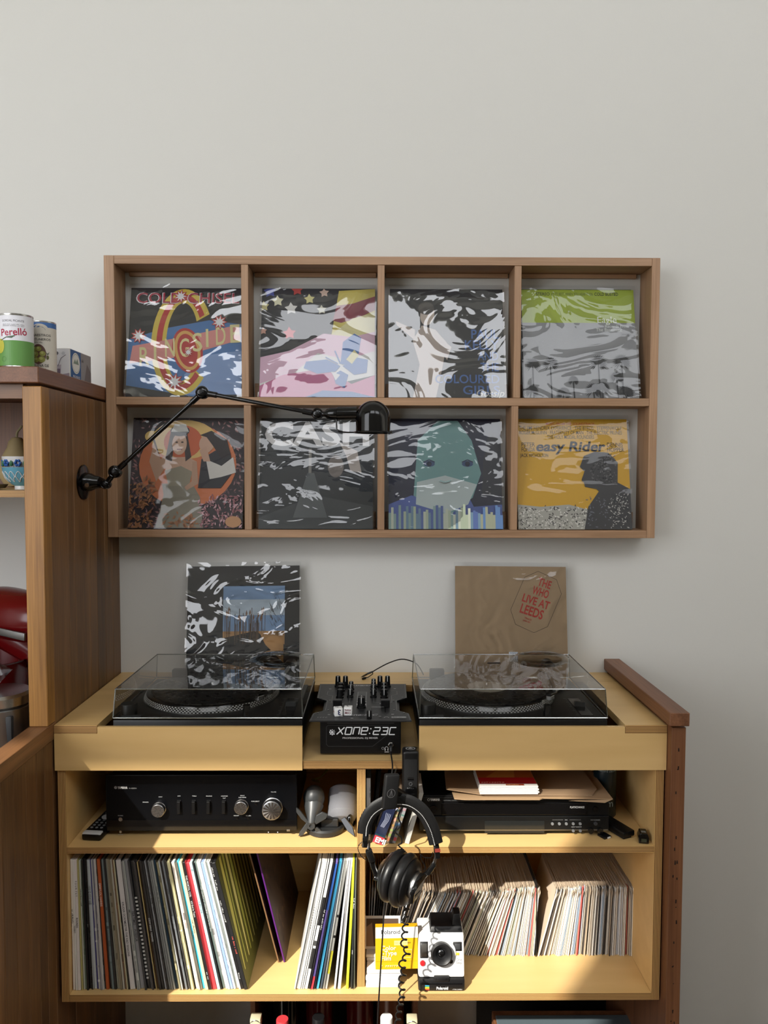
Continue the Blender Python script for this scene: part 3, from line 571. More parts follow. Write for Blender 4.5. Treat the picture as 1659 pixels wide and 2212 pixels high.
# ================================================================== turntables
def make_turntable(label, label_col, cx):
    t = thing('turntable', label, 'turntable', (cx, -.2795, .9545))
    zt = .0985                                        # plinth top above the bay floor
    W, D = .433, .352; x0, x1, y0, y1 = -W/2, W/2, -D/2, D/2
    for sx in (-1, 1):
        for sy in (-1, 1):
            g = G(); g.lathe([(.026, 0), (.028, .004), (.028, .02), (.02, .0295)], 20, 0, T(sx*.18, sy*.13, 0)); g.build('foot', 'black_rubber', t, True)
    g = G(); g.box(x0, x1, y0, y1, .03, zt, bev=.003); pl = g.build('plinth', 'black_satin', t, True)
    px, py = -.032, .03
    g = G(); g.lathe([(.158, zt+.0003), (.166, zt+.002), (.1665, zt+.006), (.163, zt+.012), (.161, zt+.016), (.156, zt+.017), (.05, zt+.0165), (0, zt+.0165)], 72, 0, T(px, py, 0)); pt_ = g.build('platter', 'black_gloss', t, True)
    for k, (rz, rr) in enumerate(((.0035, .1667), (.0066, .1664), (.0096, .1650), (.0126, .1634))):
        g = G()
        for i in range(120):
            a = 2*PI*(i+.5*(k % 2))/120; M = T(px, py, zt+rz) @ RZ(a) @ T(rr-.0004, 0, 0)
            g.box(-.0002, .0012, -.0021, .0021, -.001, .001, M=M)
        tag(g.build('strobe_dot', 'white_dot', pt_), kind='stuff')
    g = G(); g.lathe([(.1662, zt+.0005), (.1695, zt+.0005), (.1695, zt+.0017), (.1662, zt+.0017)], 72, 0, T(px, py, 0)); g.build('rim_ring', 'brushed', pt_, True)
    g = G(); g.lathe([(.1505, zt+.0172), (.1512, zt+.018), (.1505, zt+.0188), (.148, zt+.0192), (.1, zt+.0187), (.06, zt+.019), (.0, zt+.019)], 72, 0, T(px, py, 0)); rec = g.build('record', clear_vinyl(), t, True)
    g = G(); g.lathe([(.05, zt+.0191), (.05, zt+.0195), (0, zt+.0195)], 48, 0, T(px, py, 0)); lab = g.build('record_label', mat('label_'+str(label_col), label_col, .5), rec, False)
    g = G(); g.lathe([(.0035, zt+.0195), (.0035, zt+.03), (.002, zt+.033), (0, zt+.0335)], 16, 0, T(px, py, 0)); g.build('spindle', 'chrome', t, True)
    # tonearm
    ax_, ay_ = .148, .098
    g = G(); g.lathe([(.04, zt), (.04, zt+.006), (.034, zt+.012), (.022, zt+.014), (.022, zt+.036), (.016, zt+.04), (0, zt+.04)], 32, 0, T(ax_, ay_, 0)); g.build('tonearm_base', 'black_satin', t, True)
    g = G(); pts = [(ax_+.003, ay_+.05, zt+.042), (ax_, ay_, zt+.042), (ax_-.004, ay_-.06, zt+.042), (ax_+.006, ay_-.1, zt+.041), (ax_-.004, ay_-.13, zt+.039), (ax_-.03, ay_-.165, zt+.036)]
    sm = []
    for i in range(len(pts)-1):
        for k in range(6):
            a = k/6; P = [Vector(pts[max(0, min(len(pts)-1, i+j))]) for j in (-1, 0, 1, 2)]
            sm.append(.5*((2*P[1])+(-P[0]+P[2])*a+(2*P[0]-5*P[1]+4*P[2]-P[3])*a*a+(-P[0]+3*P[1]-3*P[2]+P[3])*a**3))
    sm.append(Vector(pts[-1])); g.tube(sm, .005, 10); arm = g.build('tonearm', 'brushed', t, True)
    g = G(); g.cyl((ax_+.003, ay_+.04, zt+.042), (ax_+.0045, ay_+.075, zt+.042), .016, n=24); g.build('counterweight', 'black_satin', arm, True)
    g = G(); g.prism([(-.009, 0, 0), (.009, 0, 0), (.007, -.034, 0), (-.007, -.034, 0)], (0, 0, .006), M=T(ax_-.03, ay_-.165, zt+.031) @ RZ(-.65), bev=.001); hs = g.build('headshell', 'black_gloss', arm)
    g = G(); g.box(-.0065, .0065, -.032, -.012, -.0105, -.0005, M=T(ax_-.03, ay_-.165, zt+.031) @ RZ(-.65), bev=.001); g.build('cartridge', 'chrome', arm)
    g = G(); g.cyl((ax_-.025, ay_-.11, zt), (ax_-.025, ay_-.11, zt+.036), .004, n=12); g.box(-.004, .016, -.005, .005, .03, .038, M=T(ax_-.025, ay_-.11, zt)); g.build('arm_rest', 'black_satin', t)
    # controls
    g = G(); g.lathe([(.0185, zt), (.0185, zt+.024), (.0175, zt+.026), (0, zt+.026)], 28, 0, T(x0+.024, y0+.042, 0)); g.build('power_knob', 'black_satin', t, True)
    g = G(); g.box(x0+.012, x0+.058, y0+.01, y0+.03, zt, zt+.003, bev=.001); g.build('start_button', 'dark_grey', t)
    for k in range(2): g = G(); g.box(x0+.075+k*.03, x0+.098+k*.03, y0+.011, y0+.021, zt, zt+.002, bev=.0006); g.build('speed_button', 'dark_grey', t)
    g = G(); g.cyl((x0+.3, y0+.03, zt), (x0+.3, y0+.03, zt+.026), .0085, n=18); g.build('target_lamp', 'black_gloss', t, True)
    g = G(); g.box(x1-.052, x1-.024, y0+.03, y0+.165, zt, zt+.0012); sl_ = g.build('pitch_plate', 'black_gloss', t)
    g = G(); g.box(x1-.05, x1-.026, y0+.096, y0+.106, zt+.0012, zt+.012, bev=.001); g.build('pitch_slider', 'dark_grey', sl_)
    A = Art(T(x1-.056, y0+.035, zt+.0003))
    for i in range(13): A.rect(-.004 if i % 3 else -.008, i*.0105, 0, i*.0105+.0012, (170, 170, 170))
    A.build('pitch_scale', t)
    A = Art(T(x0+.01, y0+.0335, zt+.0004)); A.rect(0, 0, .05, .0008, (150, 150, 150)); A.text('start·stop', .008, -.006, .006, (150, 150, 150)); A.build('panel_lettering', t); A = Art(T(x0+.31, y0+.0075, zt+.0004)); A.text('QUARTZ DIRECT DRIVE', 0, 0, .009, (190, 190, 190), .005, width=.075); A.build('maker_lettering', t)
    # dust cover: tapered acrylic shell with a bulge over the arm pivot
    cz0, cz1 = zt+.004, zt+.068; bw, tw = .2165, .2135; f0, f1, b0 = y0+.002, y0+.012, y1-.002
    n = 36
    def P(sx, u): return sx*(bw+(tw-bw)*u)
    g = G(); rows = []
    def bul(x, y):
        dx, dy = (x-.125)/.075, (y-.125)/.048; q = 1-dx*dx-dy*dy
        return .021*math.sqrt(q) if q > 0 else 0
    for j in range(n+1):
        y = f1+(b0-f1)*j/n; rows.append([g.bm.verts.new((-tw+2*tw*i/n, y, cz1+bul(-tw+2*tw*i/n, y))) for i in range(n+1)])
    for j in range(n):
        for i in range(n): g.bm.faces.new((rows[j][i], rows[j][i+1], rows[j+1][i+1], rows[j+1][i]))
    dc = g.build('dust_cover', 'acrylic', t, True)
    g = G(); g.poly([(-bw, f0, cz0), (bw, f0, cz0), (tw, f1, cz1), (-tw, f1, cz1)]); g.build('cover_front', 'acrylic_side', dc)
    for sx in (-1, 1): g = G(); g.poly([(sx*bw, f0, cz0), (sx*bw, b0, cz0), (sx*tw, b0, cz1), (sx*tw, f1, cz1)]); g.build('cover_side', 'acrylic_side', dc)
    g = G(); g.poly([(-bw, b0, cz0), (bw, b0, cz0), (tw, b0, cz1), (-tw, b0, cz1)]); g.build('cover_back', 'acrylic_side', dc)
    g = G(); q = [(-tw, f1, cz1), (tw, f1, cz1), (tw, b0, cz1), (-tw, b0, cz1)]; e = .0013
    for a, b in ((0, 1), (1, 2), (2, 3), (3, 0)): g.tube([q[a], q[b]], e, 6)
    lo = [(-bw, f0, cz0), (bw, f0, cz0), (bw, b0, cz0), (-bw, b0, cz0)]
    for a in range(4): g.tube([lo[a], q[a]], e, 6); g.tube([lo[a], lo[(a+1) % 4]], e*1.3, 6)
    g.build('cover_rim', 'acrylic_edge', dc)
    for sx in (-1, 1):
        g = G(); g.box(sx*.15-.02, sx*.15+.02, y1-.022, y1, zt+.0005, zt+.03, bev=.003); g.build('hinge', 'black_satin', t)
    A = Art(T(-.024, .075, cz1+.0006)); A.rect(0, 0, .034, .009, (16, 18, 30)); A.build('cover_badge', dc)
    return t
def clear_vinyl():
    if 'vinyl' in MATS: return MATS['vinyl']
    m, nt, b = nmat('vinyl'); b.inputs['Base Color'].default_value = L4((12, 12, 13)); b.inputs['Roughness'].default_value = .28; b.inputs['Anisotropic'].default_value = .7
    tc = nt.nodes.new('ShaderNodeTexCoord'); wv = nt.nodes.new('ShaderNodeTexNoise'); wv.inputs['Scale'].default_value = 60; nt.links.new(tc.outputs['Object'], wv.inputs['Vector'])
    mr = nt.nodes.new('ShaderNodeMapRange'); mr.inputs['To Min'].default_value = .22; mr.inputs['To Max'].default_value = .34; nt.links.new(wv.outputs['Fac'], mr.inputs[0]); nt.links.new(mr.outputs[0], b.inputs['Roughness'])
    return m
clear_mat('acrylic', (240, 240, 238), .015, 1.5, .02); clear_mat('acrylic_side', (240, 240, 238), .0, .6, .02)
m = clear_mat('acrylic_edge', (200, 205, 200), .12, 1.0, .15)
tt = make_turntable('black turntable under clear lid at left holding an all-black record', (24, 24, 26), -.387)
tt2 = make_turntable('black turntable under clear lid at right holding a white-labelled record', (214, 210, 200), .3135)
A = Art(T(-.032, .03, .0985+.01965)); A.text('~4', -.035, -.012, .013, (90, 90, 96)); A.text('~3 6', -.03, -.03, .01, (90, 90, 96)); A.ring(0, 0, .048, .048, .0472, .0472, (150, 150, 150)); A.build('label_print', tt2)
# ================================================================== mixer
mxx = (ay(667, 1560, -.445).x+ay(890, 1560, -.445).x)/2
t = thing('dj_mixer', 'black DJ mixer with knobs standing between the two turntables', 'mixer', (mxx, -.29, NFZ1+.0005))
def lm(x, y, z): return (x, y, z)
mb0 = -.14; zt = CT+.004-NFZ1-.0005
g = G(); g.box(-.094, .094, mb0, .145, .004, zt-.004, bev=.002); g.build('body', 'black_satin', t)
for sx in (-1, 1):
    for sy in (-.11, .11): g = G(); g.cyl((sx*.075, sy, 0), (sx*.075, sy, .0042), .01, n=14); g.build('foot', 'black_rubber', t)
P0, P1 = -.155, .152; wf = .118
def sym(pts): return pts+[(-x, y) for x, y in pts[::-1]]
out = sym([(-wf, P0), (-wf+.004, P0+.052), (-wf+.03, P0+.075), (-wf+.03, P0+.155), (-wf+.004, P0+.18), (-wf+.002, P1)])
g = G(); g.prism([(x, y, zt-.003) for x, y in out], (0, 0, .003)); g.build('top_plate', mat('mixer_plate', (34, 35, 37), .42), t)
A = Art(T(0, 0, zt+.0002)); A.line([(x*.975, y*.985) for x, y in out], .0012, (120, 120, 120), True)
A.text('ALLEN&HEATH', 0, P1-.02, .0105, (210, 210, 210), .012, width=.075, align='CENTER')
A.text('xone:23C', 0, P0+.035, .017, (200, 200, 205), .004, .25, width=.08, align='CENTER')
for sx in (-1, 1):
    A.line([(sx*.09, .08), (sx*.09, .05), (sx*.075, .04), (sx*.075, -.02), (sx*.03, -.02), (sx*.03, .09), (sx*.06, .09)], .0009, (130, 130, 130), True); A.rect(sx*.055-.01, -.034, sx*.055+.01, -.026, (170, 170, 172))
    for x, y in ((.085, .1), (.075, P0+.04), (.045, P0+.025), (.02, P0+.012)): A.rect(sx*x-.003, y, sx*x+.003, y+.003, (190, 190, 190))
A.rect(-.012, -.01, .012, .07, (120, 122, 122)); A.rect(-.01, -.008, .01, .068, (70, 72, 72)); A.rect(-.012, -.022, .012, -.014, (190, 190, 192)); A.rect(-.012, -.06, .012, -.03, (190, 190, 192))
A.rect(.072, P0+.012, .106, P0+.022, (150, 150, 150)); A.text('~3 2', .075, P0+.0145, .007, (40, 40, 40)); A.rect(.025, -.062, .055, -.06, (170, 170, 170))
A.text('~4', -.1, P0+.012, .012, (150, 150, 150)); A.rect(-.05, P0+.025, .05, P0+.0275, (8, 8, 8)); A.ring(.06, P0+.012, .006, .006, .0045, .0045, (190, 190, 190), arc=(0, PI)); A.build('plate_print', t)
def knob(x, y, h=.02, r=.0075, white=True):
    g = G(); g.lathe([(r*1.25, zt), (r*1.2, zt+.004), (r, zt+.005), (r*.86, zt+h), (r*.75, zt+h+.001), (0, zt+h+.001)], 20, 0, T(x, y, 0)); k = g.build('knob', 'black_satin', t, True)
    if white: g = G(); g.box(-.0006, .0006, -r*1.0, -.001, h-.012, h+.0015, M=T(x, y, zt)); g.build('pointer', 'white_plastic', k)
for sx in (-1, 1):
    knob(sx*.066 - .0, .125, .028); knob(sx*.046, .125, .028)
    for y in (.085, .055, .025): knob(sx*.056, y, .021, .008, sx > 0)
for y in (.1, .07, .03): knob(-.03, y, .02, .0068)
for y in (.125, .1, .07, .03): knob(.029, y, .02, .0068)
knob(0, -.028, .02, .009); knob(.0, -.055, .024, .0095)
for sx in (-1, 1):
    g = G(); g.box(sx*.058-.0015, sx*.058+.0015, -.095, -.035, zt+.0002, zt+.0006); s_ = g.build('fader_slot', 'black_matte', t)
    g = G(); g.box(sx*.058-.011, sx*.058+.011, -.06, -.046, zt+.001, zt+.019, bev=.0015); g.build('fader', 'black_satin', t)
g = G(); g.prism([(-.006, -.01, 0), (.006, -.01, 0), (.006, .01, 0), (-.006, .01, 0)], (0, 0, .02), M=T(.02, P0+.018, zt+.0008), bev=.0018); cf = g.build('crossfader', 'black_satin', t)
g = G(); g.box(-.0006, .0006, -.0105, -.0095, .006, .02, M=T(.02, P0+.018, zt+.001)); g.build('pointer', 'white_plastic', cf)
for x, y in out[1:5]+out[7:11]: g = G(); g.cyl((x*.9, y*.96, zt), (x*.9, y*.96, zt+.0012), .0022, n=10); g.build('screw', 'brushed', t)
# front panel
fz = NFZ1+.0005
A = Art(facing(0, mb0-.0006, 0)); H = zt-.004
A.rect(-.078, H-.007, .078, H-.0062, (92, 92, 92)); c = (226, 228, 230)
A.line([(.066, .052), (.028, .022), (-.075, .022), (-.0795, .027), (-.0795, .068), (-.075, .072), (.066, .072)], .0009, (62, 62, 64))
# lettering xone:23C drawn as slanted strokes
def seg(u, pts, w_=.0026):
    s_ = .0165; A.line([(u+(x*.0135)+y*s_*.22, .0505+y*s_) for x, y in pts], w_, c)
u = -.055
seg(u, [(-.05, 0), (1.05, 1)]); seg(u, [(0, 1), (1, 0)]); seg(u+.0185, [(0, 0), (1, 0), (1, 1), (0, 1)][:]+[(0, 0)]); seg(u+.037, [(0, 0), (0, 1), (1, 1), (1, 0)]); seg(u+.0555, [(1, 0), (0, 0), (0, 1), (1, 1), (1, .5), (0, .5)])
A.ell(u+.076, .053, .0016, .0016, c); A.ell(u+.079, .064, .0016, .0016, c)
seg(u+.084, [(0, 1), (1, 1), (1, .5), (0, .5), (0, 0), (1, 0)]); seg(u+.1025, [(0, 1), (1, 1), (1, 0), (0, 0)]); seg(u+.1025, [(.2, .5), (.92, .5)]); seg(u+.121, [(1, 0), (0, 0), (0, 1), (1, 1)])
A.text('PROFESSIONAL DJ MIXER', -.042, .0405, .0055, (205, 205, 205), .01, width=.082)
for i in range(8): a = 2*PI*i/8; A.ell(-.0655+.0055*math.cos(a), .0565+.0055*math.sin(a), .0017 if i in (3, 4, 5, 6, 7) else .0011, .0017 if i in (3, 4, 5, 6, 7) else .0011, c, 12); A.line([(-.0655, .0565), (-.0655+.005*math.cos(a), .0565+.005*math.sin(a))], .0005, c)
A.ring(-.0655, .0565, .0028, .0028, .0014, .0014, c, n=16)
A.ring(.0605, .0185, .0042, .0042, .0033, .0033, (200, 200, 200), arc=(-.2, PI+.2), n=16); A.rect(.0562, .013, .0582, .018, (200, 200, 200)); A.rect(.0628, .013, .0648, .018, (200, 200, 200)); A.rect(.056, .0095, .066, .011, (200, 200, 200)); A.ring(.052, .019, .003, .003, .0024, .0024, (170, 170, 170), n=14)
A.build('front_print', t)
g = G(); g.lathe([(.0065, 0), (.0065, .003), (.0052, .004), (.0052, .008), (.003, .008), (.003, .002), (0, .002)], 6, 0, T(.0705, mb0, .026) @ RX(PI/2)); g.build('headphone_socket', 'chrome', t)
SOCK = Vector((mxx+.0705, -.29+mb0, fz+.026))
# two lettered cubes lying on the mixer
def cube(label, px, yaw, prints):
    s_ = .0195; g = G(); g.box(-s_/2, s_/2, -s_/2, s_/2, 0, s_, bev=.0016, seg=3)
    o = put(g.build('letter_cube', 'white_plastic', smooth=True), T(px[0], px[1], CT+.0042) @ RZ(yaw)); tag(o, label, 'cube', 'lettered white cubes on the mixer')
    for fn in prints: fn(o, s_)
def pf(txt, col, face, sz, rot=0, dx=0, dy=0, width=None):
    def fn(o, s_):
        M = {'front': facing(0, -s_/2-.0003, s_/2), 'left': RZ(-PI/2) @ facing(0, -s_/2-.0003, s_/2), 'top': T(0, 0, s_+.0003)}[face]
        A = Art(M)
        for i, q in enumerate(txt.split('|')): A.text(q, dx, dy-i*.0065, sz, col, .02, 0, rot, width, 'CENTER')
        A.build('cube_print', o)
    return fn
c1 = az(731, 1547, CT+.0042); c2 = az(748, 1543, CT+.0042)
cube('white plastic cube printed with a 3, lying on the mixer', (c1.x-.001, c1.y+.006), .22, [pf('3', (30, 34, 84), 'front', .017, PI, .001, .006), pf('1', (150, 30, 40), 'left', .014, PI/2, .004, 0), pf('2', (30, 30, 50), 'top', .012, .8)])
cube('white plastic cube printed with two lines of red capitals, on the mixer', (c1.x+.0225, c1.y+.012), -.08, [pf('SAN|MIO', (110, 50, 56), 'front', .0066, 0, 0, .0015, .0135), pf('2', (30, 30, 50), 'top', .012, .6)])
# charging cable on the back of the worktop
t = thing('charging_cable', 'thin black charging cable curling over the worktop behind the mixer', 'cable', (.05, -.06, CT))
pts = [az(1000, 1500, CT+.002)]
pts = [ay(915, 1458, -.055), ay(905, 1440, -.05), ay(893, 1430, -.05), ay(868, 1424, -.06), ay(840, 1432, -.07), ay(815, 1445, -.085), ay(805, 1451, -.095)]
sm = []
for i in range(len(pts)-1):
    for k in range(5):
        a = k/5; Q = [pts[max(0, min(len(pts)-1, i+j))] for j in (-1, 0, 1, 2)]
        sm.append(.5*((2*Q[1])+(-Q[0]+Q[2])*a+(2*Q[0]-5*Q[1]+4*Q[2]-Q[3])*a*a+(-Q[0]+3*Q[1]-3*Q[2]+Q[3])*a**3))
g = G(); g.tube(sm+[pts[-1]], .0016, 8); g.build('cord', 'black_satin', t, True, world=True)
g = G(); g.tube([pts[-1], ay(795, 1455, -.1), az(784, 1461, CT+.003)], .0026, 8); pg = g.build('plug', 'black_satin', t, True, world=True)
g = G(); g.tube([az(784, 1461, CT+.003), az(780.5, 1462, CT+.003)], .0018, 8); g.build('plug_tip', 'chrome', pg, True, world=True)
g = G(); g.tube([pts[-1], ay(805, 1456, -.1), az(795, 1463, CT+.003), az(787, 1464, CT+.003)], .0013, 8); g.build('loop', 'black_satin', t, True, world=True)
g = G(); g.tube([az(789, 1464.5, CT+.003), az(783.5, 1466.5, CT+.003)], .0032, 8); g.build('plug', 'black_satin', t, True, world=True)
# ================================================================== things on the middle shelf
SZ = SH1+.0004
def spl(pts, k=6):
    pts = [Vector(p) for p in pts]; sm = []
    for i in range(len(pts)-1):
        Q = [pts[max(0, min(len(pts)-1, i+j))] for j in (-1, 0, 1, 2)]
        for m_ in range(k):
            a = m_/k; sm.append(.5*((2*Q[1])+(-Q[0]+Q[2])*a+(2*Q[0]-5*Q[1]+4*Q[2]-Q[3])*a*a+(-Q[0]+3*Q[1]-3*Q[2]+Q[3])*a**3))
    return sm+[pts[-1]]
# ---- amplifier
aL, aR = ay(229, 1750, -.407), ay(641.5, 1750, -.407)
t = thing('amplifier', 'wide black stereo amplifier with silver knobs on the middle shelf', 'amplifier', ((aL.x+aR.x)/2, -.24, SZ))
AW = (aR.x-aL.x)/2; ah0, ah1 = .014, .148; fy = -.167
g = G(); g.box(-AW+.006, AW-.006, fy+.008, .14, ah0+.004, ah1-.003, bev=.002); g.build('case', 'black_satin', t)
g = G(); g.box(-AW, AW, fy, fy+.008, ah0, ah1, bev=.0015); fp = g.build('front_panel', mat('amp_front', (6, 7, 10), .32, spec=.22), t)
g = G(); g.box(-AW+.0005, AW-.0005, fy-.0012, fy, ah0+.0005, ah0+.026); g.build('lower_panel', 'black_gloss', t)
for sx in (-1, 1):
    for y in (-.12, .1):
        g = G(); g.lathe([(.02, 0), (.022, .003), (.022, .013), (.018, .0138)], 24, 0, T(sx*.135, y, 0)); g.build('foot', 'black_gloss', t, True)
def axp(px, py): p = ay(px, py, -.407); return p.x-(aL.x+aR.x)/2, p.z-SZ
def dial(px, py, r, d, n='dial'):
    x, z = axp(px, py); g = G(); g.lathe([(r*1.06, 0), (r*1.06, .002), (r, .003), (r, d-.001), (r*.93, d), (0, d)], 40, 0, T(x, fy, z) @ RX(PI/2)); k = g.build(n, 'brushed_radial', t, True); return k, x, z
def radial_metal():
    m, nt, b = nmat('brushed_radial'); N = nt.nodes.new; b.inputs['Metallic'].default_value = 1; b.inputs['Roughness'].default_value = .3
    ge = N('ShaderNodeTexCoord'); n = N('ShaderNodeTexNoise'); n.inputs['Scale'].default_value = 400; nt.links.new(ge.outputs['Object'], n.inputs['Vector'])
    rp = N('ShaderNodeValToRGB'); rp.color_ramp.elements[0].color = L4((90, 90, 92)); rp.color_ramp.elements[1].color = L4((190, 190, 192)); nt.links.new(n.outputs['Fac'], rp.inputs[0]); nt.links.new(rp.outputs[0], b.inputs['Base Color'])
radial_metal()
def knurled(px, py, r, d):
    k, x, z = dial(px, py, r, d)
    g = G()
    for i in range(14):
        a = 2*PI*i/14; g.poly([(x, fy-d-.0003, z), (x+r*.9*math.cos(a), fy-d-.0003, z+r*.9*math.sin(a)), (x+r*.9*math.cos(a+.2), fy-d-.0003, z+r*.9*math.sin(a+.2))])
    tag(g.build('brushed_facet', 'chrome', k), kind='stuff')
knurled(344, 1747, .0155, .014); knurled(522, 1741, .0155, .014); knurled(589, 1744, .0225, .02)
for px in (387, 419, 451, 484):
    x, z = axp(px, 1741); g = G(); g.box(x-.0045, x+.0045, fy-.001, fy, z-.017, z+.015); s_ = g.build('slider_slot', 'black_matte', t); g = G(); g.box(x-.004, x+.004, fy-.007, fy-.001, z-.016, z+.013, bev=.001); g.build('slider', 'black_satin', t)
for px, py, r in ((261, 1769, .0048), (261, 1796, .003)):
    x, z = axp(px, py); g = G(); g.lathe([(r, 0), (r, .0016), (r*.7, .0016), (r*.7, .0004), (0, .0004)], 20, 0, T(x, fy-.0011, z) @ RX(PI/2)); g.build('socket', 'chrome', t, True)
for px, py in ((512, 1766), (537, 1766), (553, 1735)):
    x, z = axp(px, py); g = G(); g.box(x-.003, x+.003, fy-.002, fy, z-.003, z+.003, bev=.0006); g.build('button', 'black_gloss', t)
x, z = axp(623, 1793); g = G(); g.box(x-.004, x+.004, fy-.0022, fy-.001, z-.0025, z+.0025, bev=.0006); g.build('standby_button', 'brushed', t)
A = Art(facing(0, fy-.0004, 0)); wc = (196, 198, 200)
def at_(s_, px, py, sz, wd=None, c=wc, b=.0): x, z = axp(px, py); A.text(s_, x, z, sz, c, b, 0, 0, wd, 'CENTER')
at_('YAMAHA', 265, 1704, .0085, .023, (225, 225, 225), .012); at_('R-N800A', 287, 1704, .0045, .018, (150, 150, 150))
x, z = axp(250, 1701); A.ring(x, z, .0032, .0032, .0026, .0026, (225, 225, 225), n=16); A.line([(x-.002, z), (x+.002, z)], .0006, (225, 225, 225)); A.line([(x, z-.002), (x, z+.002)], .0006, (225, 225, 225))
for s_, px, py in (('INPUT', 347, 1722), ('BASS', 387, 1720), ('TREBLE', 420, 1720), ('BALANCE', 452, 1720), ('LOUDNESS', 485, 1720), ('SELECT', 524, 1719), ('PUSH ENTER', 524, 1723), ('VOLUME', 591, 1711), ('SPEAKERS', 315, 1733), ('PHONES', 261, 1762), ('MEMORY', 511, 1762), ('RETURN', 537, 1762), ('PURE DIRECT', 552, 1731), ('FLAT', 485, 1724)): at_(s_, px, py, .0032)
A.build('panel_lettering', t)
A = Art(facing(0, fy-.0014, 0)); at_('YPAO MIC', 261, 1803, .0028); 
for px in (580, 600): x, z = axp(px, 1797); A.star(x, z, .0016, (235, 235, 240), 5)
A.build('indicator', t)
# ---- remote control at the left, leaning on the amplifier
p0, p1 = az(182, 1812, SZ+.006), az(222, 1722, SZ+.006)
d = Vector((.028, .19, 0)); ln = d.length
t = thing('remote_control', 'silver and black remote control lying left of the amplifier', 'remote', (-.6655, -.41, SZ), RZ(-.1))
g = G(); g.box(-.0235, .0235, -.02, .175, 0, .018, bev=.005); g.build('body', 'black_satin', t, True)
g = G(); g.box(-.0225, .0225, -.019, -.002, .003, .0186, bev=.003); g.build('end_cap', mat('silver_plastic', (190, 192, 194), .35), t, True)
for j in range(11):
    for i in range(3):
        if 4 <= j <= 5: continue
        g = G(); g.lathe([(.0036, 0), (.0032, .0014), (0, .0016)], 10, 0, T(-.012+i*.012, .01+j*.013, .018)); g.build('button', 'mid_grey', t, True)
g = G(); g.lathe([(.014, 0), (.014, .001), (.009, .001), (.009, .0003), (0, .0003)], 28, 0, T(0, .068, .018)); g.build('control_ring', 'silver_plastic', t, True)
# ---- round mesh smart camera / speaker pointing down on its stand, and the folding tripod in front
mat('fabric_grey', (104, 105, 110), .85, bump=.5, bscale=900)
sc_ = ay(740, 1732, -.34)
t = thing('smart_speaker', 'small round grey fabric smart speaker beside the divider', 'speaker', (sc_.x, sc_.y, SZ))
R_ = RX(.62); cz = sc_.z-SZ
g = G(); g.lathe([(0, -.05), (.018, -.049), (.03, -.044), (.035, -.036), (.0355, -.03), (.0355, .02), (.033, .03), (.024, .036), (0, .038)][::-1], 40, 0, T(0, 0, cz) @ RX(-.75)); g.build('shell', 'fabric_grey', t, True)
g = G(); g.lathe([(.0358, -.0285), (.0358, -.0275)], 40, 0, T(0, 0, cz) @ RX(-.75), cap=False); g.build('seam', 'mid_grey', t, True)
g = G(); g.box(-.022, .012, -.034, -.01, cz-.066, cz-.038, bev=.002); g.build('neck', mat('blue_grey', (70, 80, 92), .4), t)
g = G(); g.lathe([(.03, 0), (.032, .004), (.026, .012), (.01, .018), (.008, cz-.05)], 28, 0, T(0, -.005, 0)); g.build('stand', 'black_matte', t, True)
g = G(); g.sphere((-.013, -.037, cz-.014), .0016, u=10, v=8); g.build('status_light', mat('led', (230, 230, 255), .3, emis=((225, 225, 255), 2)), t)
tc = az(690, 1800, SZ)
t = thing('folding_gadget', 'dark grey gadget with folded bladed arms and a ring base', 'gadget', (tc.x, -.385, SZ))
tag(t, 'dark grey gadget with folded bladed arms and a ring base', 'gadget')
mat('gun_grey', (52, 54, 55), .4); mat('gun_dark', (34, 35, 36), .45)
g = G(); g.lathe([(.044, 0), (.047, .003), (.047, .012), (.043, .016), (.03, .0165), (.0, .0165)], 44, 0, T(.012, .012, 0)); g.build('ring_base', 'gun_dark', t, True)
g = G(); g.sphere((-.015, .02, .075), .026, sc=(1, 1, 1.15)); g.tube([(-.015, .01, .06), (-.017, -.012, .043), (-.018, -.03, .03)], .012, 16, rad=[.024, .014, .0095]); g.build('body', 'gun_grey', t, True)
g = G(); g.lathe([(.0095, 0), (.0095, .006), (.004, .006), (.004, .003), (0, .003)], 20, 0, T(-.018, -.028, .03) @ RX(PI/2)); g.build('hub', 'gun_grey', t, True)
def blade(a, ln, w0, x, z):
    g = G(); g.prism([(-.003, 0, 0), (.003, 0, 0), (w0, 0, -ln*.35), (w0*.9, 0, -ln*.8), (0, 0, -ln), (-w0*.4, 0, -ln*.75)], (0, .006, 0), M=T(x, -.03, z) @ RY(a), bev=.001); g.build('blade', 'gun_grey', t)
blade(.62, .038, .008, -.026, .034); blade(2.5, .045, .007, -.026, .036); blade(-2.2, .036, .014, -.008, .034); blade(-.45, .032, .009, -.008, .024)
g = G(); g.box(.004, .045, -.012, .01, .017, .036, bev=.002); g.build('housing', 'gun_dark', t)
g = G(); g.prism([(-.006, 0, 0), (.006, 0, 0), (.012, 0, -.03), (.006, 0, -.052), (-.004, 0, -.03)], (0, .007, 0), M=T(.056, -.03, .047) @ RY(-.6) @ RX(-.5), bev=.001); g.build('blade', 'black_gloss', t)
g = G(); g.sphere((.072, .0, .028), .013, sc=(.7, .8, 1.2), u=16, v=10); g.build('end_pad', 'black_gloss', t, True)
# ---- yellow-green cable hanging in the dark behind
g = G(); g.tube(spl([ay(690, 1688, -.12), ay(675, 1684, -.1), ay(690, 1680, -.1), ay(703, 1668, -.1), ay(708, 1660, -.1)]), .003, 8); tag(g.build('speaker_wire', mat('wire_yellow', (150, 146, 60), .5), smooth=True), 'dull yellow wire hanging in shadow behind the amplifier', 'wire')
